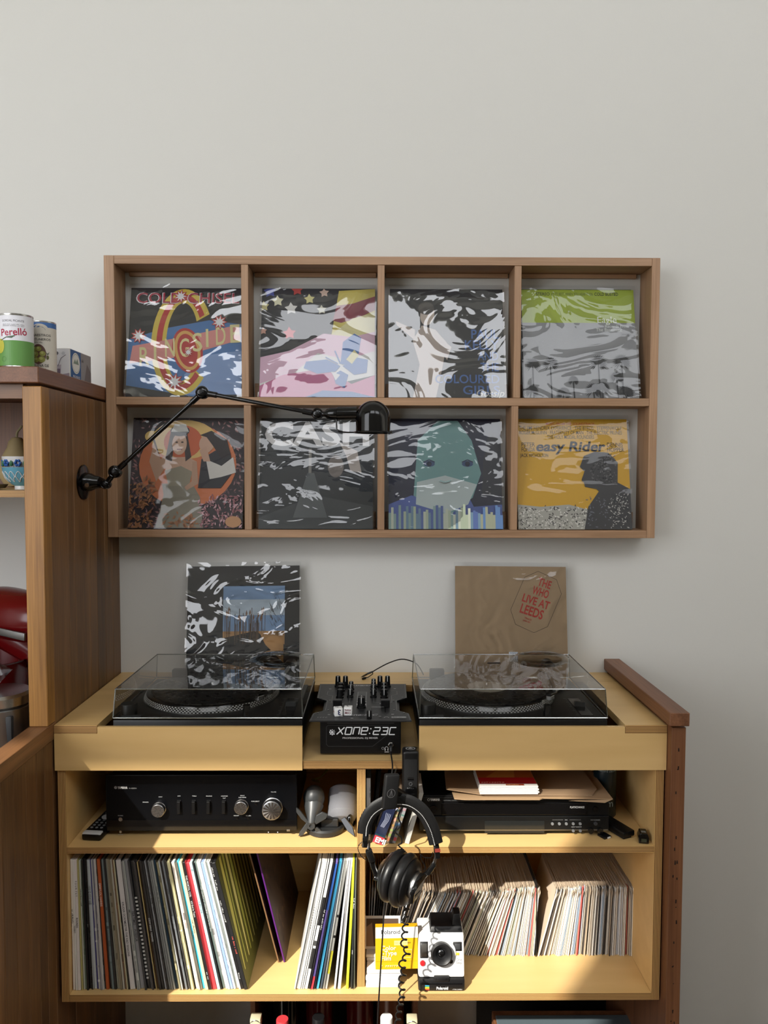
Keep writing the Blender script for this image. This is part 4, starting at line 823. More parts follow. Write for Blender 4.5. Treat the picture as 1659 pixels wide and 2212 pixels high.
# ---- books, discs right of the divider
def spine_box(name, label, cat, xb, yb, w_, d_, h_, tilt, m, arts=None, grp=None, z=SZ, yaw=0.):
    g = G(); g.box(0, w_, 0, d_, 0, h_, bev=.0004, seg=1); o = put(g.build(name, m), T(xb+(w_ if tilt > 0 else 0), yb, z) @ RZ(yaw) @ RY(tilt) @ T(-w_ if tilt > 0 else 0, 0, 0)); tag(o, label, cat, grp)
    if arts: A = Art(facing(0, -.0004, 0)); arts(A, w_, h_); A.build('spine_print', o)
    return o
def a_white(A, w_, h_): A.rect(.0006, .0, w_-.0006, h_*.87, (222, 222, 220)); A.text('~3 4 7', w_*.7, h_*.34, .006, (60, 60, 60), 0, 0, -PI/2, None); A.text('~4 5', w_*.7, h_*.74, .005, (110, 110, 110), 0, 0, -PI/2, None)
bx = ay(791, 1800, -.43).x
spine_box('book', 'tall book with white spine against the middle divider', 'book', bx, -.43, .0105, .13, .172, .0, 'card_black', a_white)
spine_box('book', 'thin black book leaning behind the white-spined book', 'book', bx+.0125, -.40, .007, .12, .178, .1, 'black_matte')
spine_box('book', 'thin grey book leaning to the right behind the headphones', 'book', bx+.022, -.36, .004, .11, .165, .32, 'mid_grey')
def a_emi(A, w_, h_):
    A.rect(0, 0, w_, h_*.13, (206, 58, 66)); A.text('EMI', w_*.16, h_*.02, .017, (245, 240, 236), .03); A.rect(0, h_*.133, w_, h_*.16, (30, 60, 66))
    for i in range(4): A.line([(w_*(.2+.1*i), h_*.3), (w_*(.35+.12*i), h_*.44), (w_*(.25+.15*i), h_*.56)], .0009, (170, 176, 200))
    A.text('~4', w_*.2, h_*.66, .012, (190, 194, 214), 0, .3)
xb = ay(803, 1811, -.455).x
spine_box('cd_case', 'dark blue disc case with a red corner patch', 'disc case', xb, -.452, .024, .012, .135, .36, mat('navy', (28, 34, 58), .3), a_emi)
for i, (px, w_, h_, c, lb, tl) in enumerate(((835, .0085, .122, (150, 128, 104), 'disc case with tan and black picture spine leaning right', .3), (842, .0085, .122, (60, 60, 64), 'charcoal disc case leaning between its tan and grey neighbours', .3), (849, .0085, .125, (140, 140, 142), 'pale grey disc case leaning under the hanger block', .3))):
    o = spine_box('cd_case', lb, 'disc case', ay(px, 1813, -.445).x-.003, -.445, w_, .12, h_, tl, mat('cd_%d' % i, c, .25), None, 'disc cases behind the headphones')
    A = Art(facing(0, -.0004, 0)); rr = random.Random(i)
    for k in range(9): A.rect(.001, h_*(.05+.1*k), w_-.001, h_*(.05+.1*k+rr.uniform(.02, .07)), tuple(int(v*rr.uniform(.5, 1.3)) for v in c))
    A.build('spine_print', o)
spine_box('cd_case', 'bright clear-edged disc case leaning apart next to the player', 'disc case', ay(874, 1813, -.445).x, -.448, .01, .12, .125, .27, mat('cd_clear', (196, 192, 184), .2))
# ---- disc player
cL, cR = ay(906, 1770, -.407), ay(1315.5, 1770, -.407); cx_ = (cL.x+cR.x)/2; CW = (cR.x-cL.x)/2
t = thing('disc_player', 'black five-disc compact disc player on the right of the middle shelf', 'disc player', (cx_, -.22, SZ))
def cxp(px, py): p = ay(px, py, -.407); return p.x-cx_, p.z-SZ
fy = -.187; h0, h1 = .013, cxp(1000, 1722)[1]; zs = cxp(1000, 1763)[1]
g = G(); g.box(-CW+.003, CW-.003, fy+.01, .17, h0, h1, bev=.002); g.build('case', 'black_satin', t)
g = G(); g.box(-CW, CW, fy+.003, fy+.01, zs, h1-.001, bev=.001); g.build('upper_front', 'black_satin', t)
g = G(); g.box(-CW, CW, fy, fy+.01, h0, zs-.0005, bev=.0012); g.build('lower_front', mat('cd_front', (14, 15, 16), .4, spec=.3), t)
x0, zz0 = cxp(954, 1762); x1, zz1 = cxp(1270, 1735); g = G(); g.box(x0, x1, fy+.0008, fy+.003, zz0+.001, zz1, bev=.0008); g.build('disc_tray', 'black_gloss', t)
x0, zz0 = cxp(1047, 1799); x1, zz1 = cxp(1176, 1773); g = G(); g.box(x0, x1, fy-.0006, fy, zz0, zz1); g.build('display', mat('display_glass', (30, 32, 32), .15), t)
for px, py, r in ((936, 1748, .0085), (1286, 1748, .006), (1276, 1794, .007), (1296, 1794, .007), (1286, 1778, .0045)):
    x, z = cxp(px, py); g = G(); g.lathe([(r, 0), (r, .004), (r*.9, .005), (0, .005)], 24, 0, T(x, fy+(.003 if py < 1760 else 0), z) @ RX(PI/2)); g.build('button', 'black_gloss' if r > .005 else 'dark_grey', t, True)
for px, py in [(1193+15*i, 1779) for i in range(5)]+[(1238, 1794), (1253, 1794)]:
    x, z = cxp(px, py); g = G(); g.lathe([(.0034, 0), (.0034, .0025), (0, .0025)], 14, 0, T(x, fy, z) @ RX(PI/2)); g.build('small_button', 'mid_grey', t, True)
g = G(); g.box(-CW+.01, CW-.002, fy-.001, fy, h0, h0+.0025); g.build('bottom_strip', 'brushed', t)
for sx in (-1, 1):
    for y in (-.14, .12): g = G(); g.lathe([(.02, 0), (.022, .002), (.022, .0128)], 22, 0, T(sx*.16, y, 0)); g.build('foot', 'black_rubber', t, True)
A = Art(facing(0, fy+.0026, 0))
def ct_(s_, px, py, sz, wd=None, c=(170, 172, 174), b=0.): x, z = cxp(px, py); A.text(s_, x, z, sz, c, b, 0, 0, wd, 'CENTER')
ct_('YAMAHA', 940, 1731, .0085, .0225, (225, 225, 225), .012); ct_('NATURAL SOUND COMPACT DISC PLAYER CD-C600', 1003, 1731, .0035, .1, (110, 112, 114)); x, z = cxp(926, 1728.5); A.ring(x, z, .003, .003, .0024, .0024, (225, 225, 225), n=14); A.build('maker_lettering', t)
A = Art(facing(0, fy+.0004, 0)); ct_('PLAYXCHANGE', 1247, 1746, .007, .034, (190, 190, 190), .006); A.build('tray_lettering', t)
A = Art(facing(0, fy-.0003, 0)); ct_('DISC', 1223, 1772, .003); ct_('PLAY XCHANGE', 1286, 1772, .003); ct_('REPEAT RANDOM', 1245, 1787, .003, .024)
for a, b in ((1193, 1216), (1230, 1254)): xa, za = cxp(a, 1771); xb_, _ = cxp(b, 1771); A.rect(xa, za, xb_, za+.0004, (150, 150, 150))
A.build('button_lettering', t)
# ---- envelopes, booklets on the player
ez = SZ+h1+.0006
def sheet(name, label, cat, pts, thk, m, z, curl=0.):
    g = G(); n = len(pts); b = [g.bm.verts.new((x, y, z+dz)) for x, y, dz in pts]; c = [g.bm.verts.new((x, y, z+dz+thk)) for x, y, dz in pts]
    g.bm.faces.new(b[::-1]); g.bm.faces.new(c)
    for i in range(n): g.bm.faces.new((b[i], b[(i+1) % n], c[(i+1) % n], c[i]))
    o = g.build(name, m); return tag(o, label, cat)
e0, e1 = az(980, 1721, ez), az(1315, 1716, ez)
o = sheet('envelope', 'large brown paper envelope lying lowest on the disc player', 'envelope', [(e0.x, -.42, 0), (e0.x+.025, -.425, 0), (e0.x+.2, -.4255, 0), (e0.x+.21, -.418, 0), (e1.x, -.4255, .001), (e1.x-.005, -.2, .001), (e0.x-.01, -.18, 0)], .002, 'kraft', ez)
g = G(); g.poly([(e1.x-.105, -.4262, ez-.0012), (e1.x-.02, -.43, ez-.0048), (e1.x-.001, -.4262, ez+.0016)]); g.build('flap', 'kraft', o)
mat('kraft_b', (146, 120, 92), .75)
f0 = az(962, 1697, ez+.012); f1 = az(1288, 1700, ez+.01)
o = sheet('envelope', 'crumpled upper brown envelope sticking out left of the booklets', 'envelope', [(f0.x, -.392, .009), (f0.x+.09, -.41, .0025), (f1.x-.02, -.412, .002), (f1.x, -.38, .004), (f1.x-.006, -.2, .004), (f0.x+.01, -.19, .009)], .0025, 'kraft_b', ez+.002)
b0 = az(1037, 1717, ez+.006); b1 = az(1160, 1712, ez+.006)
zb = ez+.0095; bw_ = b1.x-b0.x
rr = random.Random(8); bcx = (b0.x+b1.x)/2
for k in range(6):
    dx = rr.uniform(-.002, .002); top = k == 5
    g = G(); g.box(-bw_/2, bw_/2, -.0555, .07, 0, .0031, bev=.0008); o = put(g.build('booklet', 'paper_white'), T(bcx+dx, -.36, zb+.0034*k))
    tag(o, 'red-covered booklet on top of the pile over the brown envelopes' if top else '%s white booklet in the pile on the brown envelopes' % ('lowest', 'second lowest', 'third lowest', 'third highest', 'second highest')[k], 'booklet', 'booklets piled on the disc player')
A = Art(T(-bw_/2, -.0555, .0033)); A.rect(.001, .014, bw_-.001, .125, (196, 36, 46)); A.rect(.001, .05, bw_-.001, .125, (176, 96, 40)); A.poly([(.02, .05), (.05, .09), (.1, .12), (.09, .05)], (206, 140, 70)); A.text('~9', .006, .017, .012, (240, 200, 190), .01, .2); A.rect(.062, .003, .105, .011, (150, 60, 30)); A.text('~9', .065, .0045, .006, (240, 220, 160), .01); A.build('cover_print', o)
# ---- record cleaner bottle, brush, stylus gauge
bp_ = az(1318, 1763, SZ)
t = thing('cleaner_bottle', 'dark bottle of record cleaner standing behind the disc player', 'bottle', (cR.x+.024, -.29, SZ))
mat('bottle_dark', (22, 36, 42), .25)
g = G(); g.lathe([(.026, 0), (.028, .003), (.028, .12), (.024, .132), (.012, .14), (.012, .152)], 36); g.build('bottle', 'bottle_dark', t, True)
g = G(); g.lathe([(.013, .1522), (.0135, .153), (.0135, .17), (0, .1705)], 20); g.build('cap', 'black_satin', t, True)
def curved(A, r): 
    for v in A.g.bm.verts:
        a = v.co.x/r; v.co = Vector((r*math.sin(a), -r*math.cos(a), v.co.z))
for s_, z, sz in (('Record cleaner', .118, .0085), ('am', .03, .026)):
    A = Art(FRONT); A.text(s_, 0, z, sz, (150, 168, 172), .006, 0, 0, None, 'CENTER'); curved(A, .0284); A.build('label_print', t)
t = thing('record_brush', 'black record brush lying right of the disc player', 'brush', (cR.x+.03, -.40, SZ), RZ(.42))
g = G(); g.box(-.017, .017, -.03, .12, .006, .02, bev=.003); g.build('handle', 'black_satin', t, True)
g = G(); g.box(-.012, .012, -.024, .114, 0, .006, bev=.001); g.build('bristle_pad', 'black_rubber', t)
t = thing('small_clip', 'small black clip under the right front corner of the player', 'clip', (cR.x-.012, -.412, SZ), RZ(.5))
tag(t, 'small black clip under the right front corner of the player', 'clip')
g = G(); g.box(-.011, .011, -.012, .012, 0, .005, bev=.001); g.build('body', 'black_satin', t)
g = G(); g.box(-.002, .007, -.0135, -.012, .001, .004); g.build('teeth', 'white_plastic', t)
sp_ = az(1393, 1823, SZ)
t = thing('stylus_gauge', 'little black stylus box alone near the right end of the shelf', 'stylus box', (sp_.x, sp_.y+.012, SZ), RZ(-.18))
g = G(); g.prism([(-.011, -.012, 0), (.011, -.012, 0), (.012, -.012, .012), (.008, -.012, .024), (-.008, -.012, .024), (-.012, -.012, .012)], (0, .028, 0), bev=.0015); g.build('box', 'black_gloss', t)
A = Art(T(-.007, -.006, .0242)); A.rect(.002, .0, .012, .008, (120, 122, 120)); A.text('~2', .003, .001, .007, (20, 20, 20), .01); A.build('badge', t)
A = Art(facing(-.006, -.0122, .004)); A.rect(0, 0, .012, .008, (60, 62, 46)); A.build('window', t)
# ================================================================== long-playing records on the lower shelf
LZ = LF1+.0004
LPH, LPD = .3135, .3135
def interp(x, xs, ys):
    if x <= xs[0]: return ys[0]
    for a, b, c, d in zip(xs, xs[1:], ys, ys[1:]):
        if x <= b: return c+(d-c)*(x-a)/(b-a)
    return ys[-1]
_cache = {}
ORD = ['', 'first', 'second', 'third', 'fourth', 'fifth', 'sixth', 'seventh', 'eighth', 'ninth', 'tenth', 'eleventh', 'twelfth', 'thirteenth', 'fourteenth', 'fifteenth', 'sixteenth', 'seventeenth', 'eighteenth', 'nineteenth', 'twentieth']
for tens, tth in (('twenty', None), ('thirty', 'thirtieth'), ('forty', 'fortieth'), ('fifty', 'fiftieth')):
    if tth: ORD.append(tth)
    for q in range(1, 10): ORD.append(tens+'-'+ORD[q])
def spine_mat(c, rough=.42):
    k = 'spine_%d_%d_%d' % c
    return mat(k, c, rough)
def lp(label, xb, th_, tilt, c, text=None, tcol=(40, 40, 40), tpos=.5, tsz=None, yb=-.443, group='long-playing records on the lower shelf', band=None, face=None, h=LPH, plastic=False):
    """xb: lower left corner; leaning by tilt (to the right when positive)"""
    key = (round(th_, 4), h)
    if key not in _cache:
        g = G(); g.box(0, th_, 0, LPD, 0, h, bev=min(.0007, th_*.2), seg=1); o = g.build('lp_record', spine_mat(c)); _cache[key] = o.data
    else:
        o = bpy.data.objects.new('lp_record', _cache[key].copy()); COL.objects.link(o); o.data.materials[0] = spine_mat(c)
    piv = th_ if tilt > 0 else 0
    put(o, T(xb+piv, yb, LZ) @ RY(tilt) @ T(-piv, 0, 0)); tag(o, label, 'record', group)
    if text or band:
        A = Art(facing(0, -.0004, 0))
        if band:
            for v0, v1, bc in band: A.rect(0, v0*h, th_, v1*h, bc)
        if text:
            for tx, tv, sz in ([(text, tpos, tsz)] if isinstance(text, str) else text): A.text(tx, th_*.5-(sz or th_*.62)*.36, tv*h, sz or th_*.62, tcol, .004, 0, -PI/2)
        q_ = A.build('spine_print', o)
        if band or (text and not isinstance(text, str) and len(text) > 1): q_['kind'] = 'stuff'
    if face:
        A = Art(T(th_+.0004, 0, 0) @ RZ(PI/2) @ FRONT); face(A, LPD, h); A.build('cover_print', o)
    if plastic:
        g = G(); rr = random.Random(int(xb*9999)); q = th_
        g.poly([(q+.0008, -.004, -.0), (q+.0016, -.006, h*.5), (q+.0009, -.003, h+.002), (q+.001, LPD*.9, h+.002), (q+.0012, LPD*.9, 0)]); g.build('plastic_wrap', 'poly_bag', o)
    return o
clear_mat('poly_bag', (240, 240, 240), .01, .7, .1, .003, 9)
W_, CR, BK, GR, DG = (222, 220, 214), (206, 198, 176), (26, 27, 29), (150, 152, 152), (86, 88, 90)
# (base px, top px drift given by a lean curve), width in px at the shelf front, colour, own words
L = [(4, (120, 46, 34), 'dark red LP spine first from the left end of the row', None), (5.5, (226, 222, 216), 'white LP spine with bold black title second from left', [('~2 8', .62, .006)]), (4, W_, 'white LP spine with faint spaced capitals third from left', [('TOURIST', .5, .0045)]), (7, (224, 218, 216), 'wider white LP spine with two widely spaced titles near the left end', [('F O U R  T E T', .84, .006), ('ROUNDS', .56, .006)]), (4, (176, 168, 110), 'olive LP spine near the left end', None), (4, (206, 210, 200), 'pale green-white LP spine with faint lettering', [('~7 6 6', .78, .0038)]), (3, (120, 140, 122), None, None), (4.5, BK, None, None), (4, (38, 40, 42), 'black LP spine with small white marks', [('~4', .5, .004)]), (4.5, BK, None, None), (6, (196, 202, 204), 'pale grey-blue LP spine, wide, before the blue one', [('~5 2 7 5', .8, .004)]), (2.5, (54, 52, 120), 'thin dark blue LP spine in the shaded part', None), (5.5, (206, 208, 206), 'light grey LP spine right of the thin blue spine', None), (3, (110, 112, 130), None, None), (4, (196, 192, 188), 'off-white LP spine left of the orange spine', [('~6 5', .8, .004)]), (3, BK, None, None), (7, (176, 84, 42), 'orange LP spine with white capitals in the shaded part', [('EMMYLOU HARRIS', .82, .0068)]), (4.5, BK, None, None), (5, (110, 124, 126), 'mottled grey-blue LP spine right of the orange spine', None), (5, (36, 38, 40), None, None), (4, (146, 146, 132), None, None), (4, (160, 152, 130), None, None), (3.5, (132, 122, 100), None, None), (4, (176, 172, 160), None, None), (3.5, (120, 90, 66), 'brown LP spine left of the thick white box set', None), (4, (190, 184, 150), None, None), (3, (30, 32, 30), None, None), (11.5, (206, 202, 200), 'thick white LP box set with long black title', [('KRUDER DORFMEISTER THE K&D SESSIONS', .68, .0068)]), (2.5, BK, None, None), (3, (150, 150, 146), None, None), (3, (176, 178, 172), None, None), (9, (142, 142, 144), 'wide grey LP spine with two black words', [('FEA TIMES', .6, .0075), ('FUSEFUR', .46, .0075)]), (5, (40, 42, 46), None, None), (5.5, (30, 30, 30), 'black LP spine with a row of white dots', 'dots'), (4, (84, 84, 82), None, None), (4, (60, 56, 56), None, None), (4, (38, 38, 40), None, None), (2.5, (196, 172, 112), 'thin straw-coloured LP spine among dark ones', None), (3, (110, 78, 56), None, None), (6, (22, 22, 24), 'black LP spine with white name in the middle of the row', [('STEVE EARLE  TOWNES', .56, .0055)]), (5, (24, 24, 26), None, None), (4.5, (146, 148, 150), 'grey LP spine with tiny lettering between black ones', [('~5 4 2 7', .8, .0038)]), (4, (34, 34, 36), None, None), (4.5, (110, 112, 110), None, None), (4, (124, 126, 124), None, None), (5, (150, 152, 146), 'light grey LP spine with long faint title', [('~5 4 3 4', .8, .0042)]), (3, (36, 66, 86), 'thin petrol blue LP spine in the middle of the row', None), (4, (52, 50, 44), None, None), (4, (150, 144, 112), None, None), (4, (176, 178, 176), None, None), (4, (70, 60, 56), None, None), (4.5, (120, 124, 128), None, None), (4, (84, 80, 76), None, None), (3, BK, None, None),
     (6, (226, 220, 170), 'pale yellow LP spine at the edge of the sunlight', None), (3, (30, 30, 32), None, None), (5, (228, 226, 218), 'bright white LP spine left of the turquoise one', None), (4, (216, 196, 188), None, None), (4, (180, 176, 160), None, None), (5.5, (66, 178, 206), 'turquoise LP spine in the sunlight', [('~3 6', .45, .004)]), (7, (222, 212, 172), 'cream LP spine right of the turquoise one', [('~4 8', .55, .005)]), (7, (30, 28, 30), 'black LP spine with white title beside the red one', [('THIS MORTAL COIL', .9, .006), ('It\'ll End In Tears', .7, .006), ('~3 3', .14, .005)]), (9.5, (222, 66, 74), 'bright red wide LP spine', None), (6.5, (190, 226, 230), 'pale aqua LP spine right of the red one', [('O', .95, .006), ('~2 5 6', .7, .004)]), (3, (38, 40, 42), None, None), (6, (96, 110, 106), 'grey-green LP spine with long white title', [('~3 8 2 10 4 2 4 4', .8, .0048)]), (5, (226, 226, 222), None, None), (5, (232, 232, 232), None, None), (6, (150, 176, 222), 'light blue LP spine in the sunlight', None), (5, (228, 232, 232), None, None), (6, (206, 214, 210), 'silvery white LP spine left of the black pair', None), (4, (226, 228, 226), None, None), (6, (24, 24, 26), 'black LP spine with white titles near the right of the leaning row', [('~5 3', .96, .005), ('~5 4', .86, .005), ('~5 6 8', .7, .005), ('~6', .13, .005)]), (8, (28, 29, 31), 'last black LP of the leaning row with red title', [('~3 4 1 4', .42, .0055)])]
x = 154.0; tot = sum(a for a, *_ in L); k_ = (537-154)/tot
def plain(c):
    m_ = max(c); 
    return 'black' if m_ < 60 else 'dark grey' if m_ < 100 else 'mid grey' if m_ < 140 else 'pale'
tiltx = ([154, 215, 280, 360, 457, 537], [0.002, .045, .095, .15, .2, .245])
named = [i for i, q in enumerate(L) if q[2]]
def short(lb):
    for w_, nm in (('orange LP spine with', 'orange'), ('box set', 'thick white box'), ('two black words', 'wide grey'), ('white name', 'white-named black'), ('widely spaced', 'wider white'), ('turquoise LP', 'turquoise'), ('bright red', 'bright red'), ('white dots', 'dotted'), ('straw', 'straw-coloured'), ('petrol', 'petrol blue'), ('thin dark blue', 'thin dark blue'), ('pale yellow', 'pale yellow'), ('light blue', 'light blue'), ('aqua', 'pale aqua')):
        if w_ in lb: return nm
for i, (wpx, c, lb, tx) in enumerate(L):
    xb = ay(x, 2138, -.443).x; thk = wpx*k_*.00105*.86; tl = -math.atan(interp(x, *tiltx))
    band = None
    if not lb:
        j = next((j for j in range(i-1, -1, -1) if L[j][2] and short(L[j][2])), None); d_ = i-(j if j is not None else -1)
        a = ('the '+short(L[j][2])+(' set' if 'box' in short(L[j][2]) else ' spine')) if j is not None else 'the left end of the shelf'
        lb = 'thin %s LP spine, %s right of %s' % (plain(c), ORD[d_], a)
    if tx == 'dots': band = [(.08+.03*q, .095+.03*q, (190, 190, 186)) for q in range(22)]; tx = None
    elif not tx and i % 3 == 0:
        rr = random.Random(i); band = [(v, v+rr.uniform(.01, .06), (lambda f_: tuple(max(0, min(255, int(u*f_))) for u in c))(rr.uniform(.6, 1.25))) for v in [rr.uniform(.05, .9) for _ in range(6)]]
    tcol = (40, 40, 42) if max(c) > 110 else (214, 214, 212)
    if 'orange' in lb and tx: tcol = (240, 226, 214)
    if 'red title' in lb: tcol = (226, 96, 84)
    face = None
    if i == len(L)-1:
        def face(A, w_, h_):
            A.rect(0, 0, w_, h_, (104, 104, 52)); rr = random.Random(2)
            for q in range(11): u = w_*(.05+.085*q); A.poly([(u, h_*.12), (u+.006, h_*.12), (u+.016+rr.uniform(-.004, .01), h_*.6), (u+.03, h_*.98), (u+.014, h_*.98), (u+.004, h_*.55)], rr.choice(((222, 214, 110), (196, 196, 96), (236, 226, 140))))
    lp(lb, xb, thk, tl, c, tx, tcol, band=band, yb=-.443+(random.Random(i*7).uniform(-.003, .004)), face=face, plastic=(i % 4 == 1 and i < len(L)-1), h=LPH-random.Random(i).choice((0, 0, 0, .0015, .003)))
    x += wpx*k_
# loose plastic-wrapped records standing further back beside them
def f_brown(A, w_, h_):
    rr = random.Random(12); A.rect(0, 0, w_, h_, (96, 70, 50)); leafy2(A, rr, 60, ((206, 160, 110), (50, 40, 34), (150, 100, 66)), w_, h_, .03); A.poly([(.02, .0), (.05, .0), (.24, h_*.72), (.2, h_*.72)], (206, 66, 50)); A.poly([(.06, h_*.3), (.16, h_*.3), (.2, h_*.8), (.1, h_*.85)], (30, 30, 34))
def leafy2(A, rng, n, col, w_, h_, size):
    for c in col:
        P = []
        for _ in range(n):
            u, v = rng.uniform(size, w_-size), rng.uniform(size, h_-size); a = rng.uniform(0, 2*PI); s_ = size*rng.uniform(.4, .55)
            P.append([(u, v), (u+s_*math.cos(a+.4), v+s_*math.sin(a+.4)), (u+1.8*s_*math.cos(a), v+1.8*s_*math.sin(a)), (u+s_*math.cos(a-.4), v+s_*math.sin(a-.4))])
        A.many([[(min(w_-.001, max(.001, a)), min(h_-.001, max(.001, b))) for a, b in p] for p in P], c)
xl = ay(541, 2138, -.443).x
o = lp('plastic-wrapped brown patterned record set back beside the leaning row', xl+.052, .004, -.25, (120, 90, 62), yb=-.345, face=f_brown, group=None, plastic=True)
o = lp('purple-edged record pushed to the back beside the wrapped brown one', xl+.066, .004, -.235, (86, 30, 110), yb=-.345, group=None, face=lambda A, w_, h_: (A.rect(0, 0, w_, h_, (64, 46, 34)), leafy2(A, random.Random(5), 50, ((90, 66, 46), (40, 30, 26)), w_, h_, .03), A.rect(w_*.86, h_*.5, w_, h_, (104, 34, 128))))
# right-leaning group against the divider
Rr = [(636, 692, 4, (206, 206, 200), 'clear-wrapped white record leaning leftmost in the group by the divider', None), (641, 697, 10, (232, 232, 228), 'wide white LP spine leaning towards the divider', [('~1 1 1 1 1 1 1 1 1', .64, .006)]), (651, 706, 3, (220, 220, 214), 'thin white LP spine right of the wide white one', None), (655, 710, 3, (226, 226, 222), 'second thin white LP spine right of the wide white one', None), (659, 715, 7, (230, 230, 226), 'white LP spine with black lower pictures by the divider', 'pics'), (667, 722, 4, (30, 28, 32), 'black LP spine with white capitals leaning by the divider', [('~3 3 5 5', .62, .005)]), (672, 727, 5, (126, 110, 190), 'violet and blue LP spine with red foot', 'violet'), (678, 731, 4, (40, 46, 58), 'dark slate LP spine between violet and sky blue', None), (684, 735, 6, (76, 178, 226), 'sky blue LP spine leaning by the divider', None), (692, 740, 5, (60, 72, 84), 'slate grey LP spine right of the sky blue one', None), (698, 744, 4, (196, 198, 192), 'pale LP spine with black dashes', [('- - - -- - ---', .9, .005)]), (703, 748, 5, (226, 226, 218), 'white LP spine with yellow lower end', 'yel'), (722, 752, 5, (222, 222, 222), 'white LP standing apart left of the pair', None), (730, 756, 8, (232, 232, 234), 'wide bright white LP spine left of the yellow one', None), (748, 763, 6.5, (222, 226, 56), 'bright yellow LP spine by the divider', None), (758, 766, 5, (40, 44, 44), 'dark LP spine with white titles right of the yellow one', [('~4 5', .7, .005), ('~4', .3, .005)]), (764.5, 769, 3, (120, 126, 112), 'thin green-grey LP spine against the divider', None)]
for xb_, xt_, wpx, c, lb, tx in Rr:
    band = None
    if tx == 'pics': band = [(.0, .0, c), (.16, .32, (40, 40, 40)), (.34, .38, (70, 70, 70)), (.5, .72, (30, 30, 32))]; tx = None
    elif tx == 'violet': band = [(0, .1, (220, 70, 84)), (.62, .98, (52, 96, 176))]; tx = None
    elif tx == 'yel': band = [(.12, .3, (232, 222, 70)), (.4, .42, (40, 40, 40)), (.56, .58, (60, 60, 60))]; tx = None
    tl = math.atan((xt_-xb_)/285.0); thk = wpx*.00105*.9
    lp(lb, ay(xb_, 2135, -.443).x-.001, thk, tl, c, tx, (60, 60, 60) if max(c) > 110 else (220, 220, 220), band=band, group='records leaning against the lower divider', plastic=(wpx in (4, 5)))
# ================================================================== seven-inch singles, back right
SH = .178
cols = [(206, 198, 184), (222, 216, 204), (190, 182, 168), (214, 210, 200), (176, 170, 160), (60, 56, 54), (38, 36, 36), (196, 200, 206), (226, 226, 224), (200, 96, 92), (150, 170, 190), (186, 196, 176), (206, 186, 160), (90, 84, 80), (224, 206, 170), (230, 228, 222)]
mat('paper_tan', (198, 180, 158), .8)
CN = ['cream', 'white', 'beige', 'white', 'grey', 'dark brown', 'black', 'pale blue', 'white', 'red', 'blue-grey', 'pale green', 'tan', 'dark grey', 'straw', 'white']
_sm = {}
def single_mesh(ci, var):
    k = (ci, var)
    if k in _sm: return _sm[k]
    g = G(); rr = random.Random(ci*13+var); th_ = .0021
    # card inset: the sleeve edge seen from the front
    g.box(0, th_, 0, SH, 0, SH*.985, mi=0)
    # paper sleeve: two leaves a little taller with dog-eared front corners
    for sx in (-.0002, th_+.0002):
        e = rr.uniform(.0, .0025)*(-1 if sx < 0 else 1); c = rr.uniform(.004, .014)
        g.poly([(sx, .0035, 0.0), (sx, SH, 0), (sx, SH, SH), (sx+e, c*.8, SH+rr.uniform(-.001, .002)), (sx+e*1.4, -.002, SH-c), (sx, .0025, SH*.8)], 1)
    g.poly([(-.0002, c, SH*.992), (th_+.0002, c, SH*.992), (th_+.0002, SH, SH*.992), (-.0002, SH, SH*.992)], 1)
    c0 = cols[ci]; me = g.build('single_record', [mat('single_%d' % ci, c0, .6), 'paper_tan']); COL.objects.unlink(me); _sm[k] = me.data; bpy.data.objects.remove(me); return _sm[k]
rs = random.Random(21)
def singles(px0, px1, lean0, lean1, group, where, yb0=-.318, n=None, dark=0):
    X0, X1 = ay(px0, 2063, yb0).x, ay(px1, 2063, yb0).x; n = n or int((X1-X0)/.0037); p = rs.random()
    for i in range(n):
        u = (i+.5)/n; xb = X0+(X1-X0)*u; tl = lean0+(lean1-lean0)*u+rs.uniform(-.006, .006)
        ci = rs.choice(range(16)) if rs.random() < .55 else rs.choice((0, 1, 3, 4, 8, 15))
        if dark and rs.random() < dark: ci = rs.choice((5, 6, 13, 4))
        o = bpy.data.objects.new('single_record', single_mesh(ci, rs.randrange(3))); COL.objects.link(o)
        put(o, T(xb+.0021, yb0+rs.uniform(-.006, .004), LZ) @ RY(tl) @ T(-.0021, 0, 0)); tag(o, '%s-edged single, %s from left %s' % (CN[ci], ORD[i+1], where), 'single record', group)
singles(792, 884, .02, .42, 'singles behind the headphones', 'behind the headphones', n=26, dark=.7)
singles(884, 1040, .42, .35, 'singles behind the instant camera', 'of the run behind the instant camera', n=44, dark=.15)
singles(1040, 1152, .34, .06, 'singles left of the black divider card', 'of the run left of the divider card', n=34)
singles(1160, 1240, .26, .1, 'singles right of the black divider card', 'in the run right of the divider card', n=25)
singles(1242, 1370, .08, .0, 'singles at the right end of the shelf', 'in the upright run at the right end', n=38)
g = G(); g.box(0, .002, 0, .2, 0, .19); o = put(g.build('divider_card', 'card_black'), T(ay(1156, 2063, -.32).x, -.325, LZ)); tag(o, 'upright black card dividing the two runs of singles', 'divider card')
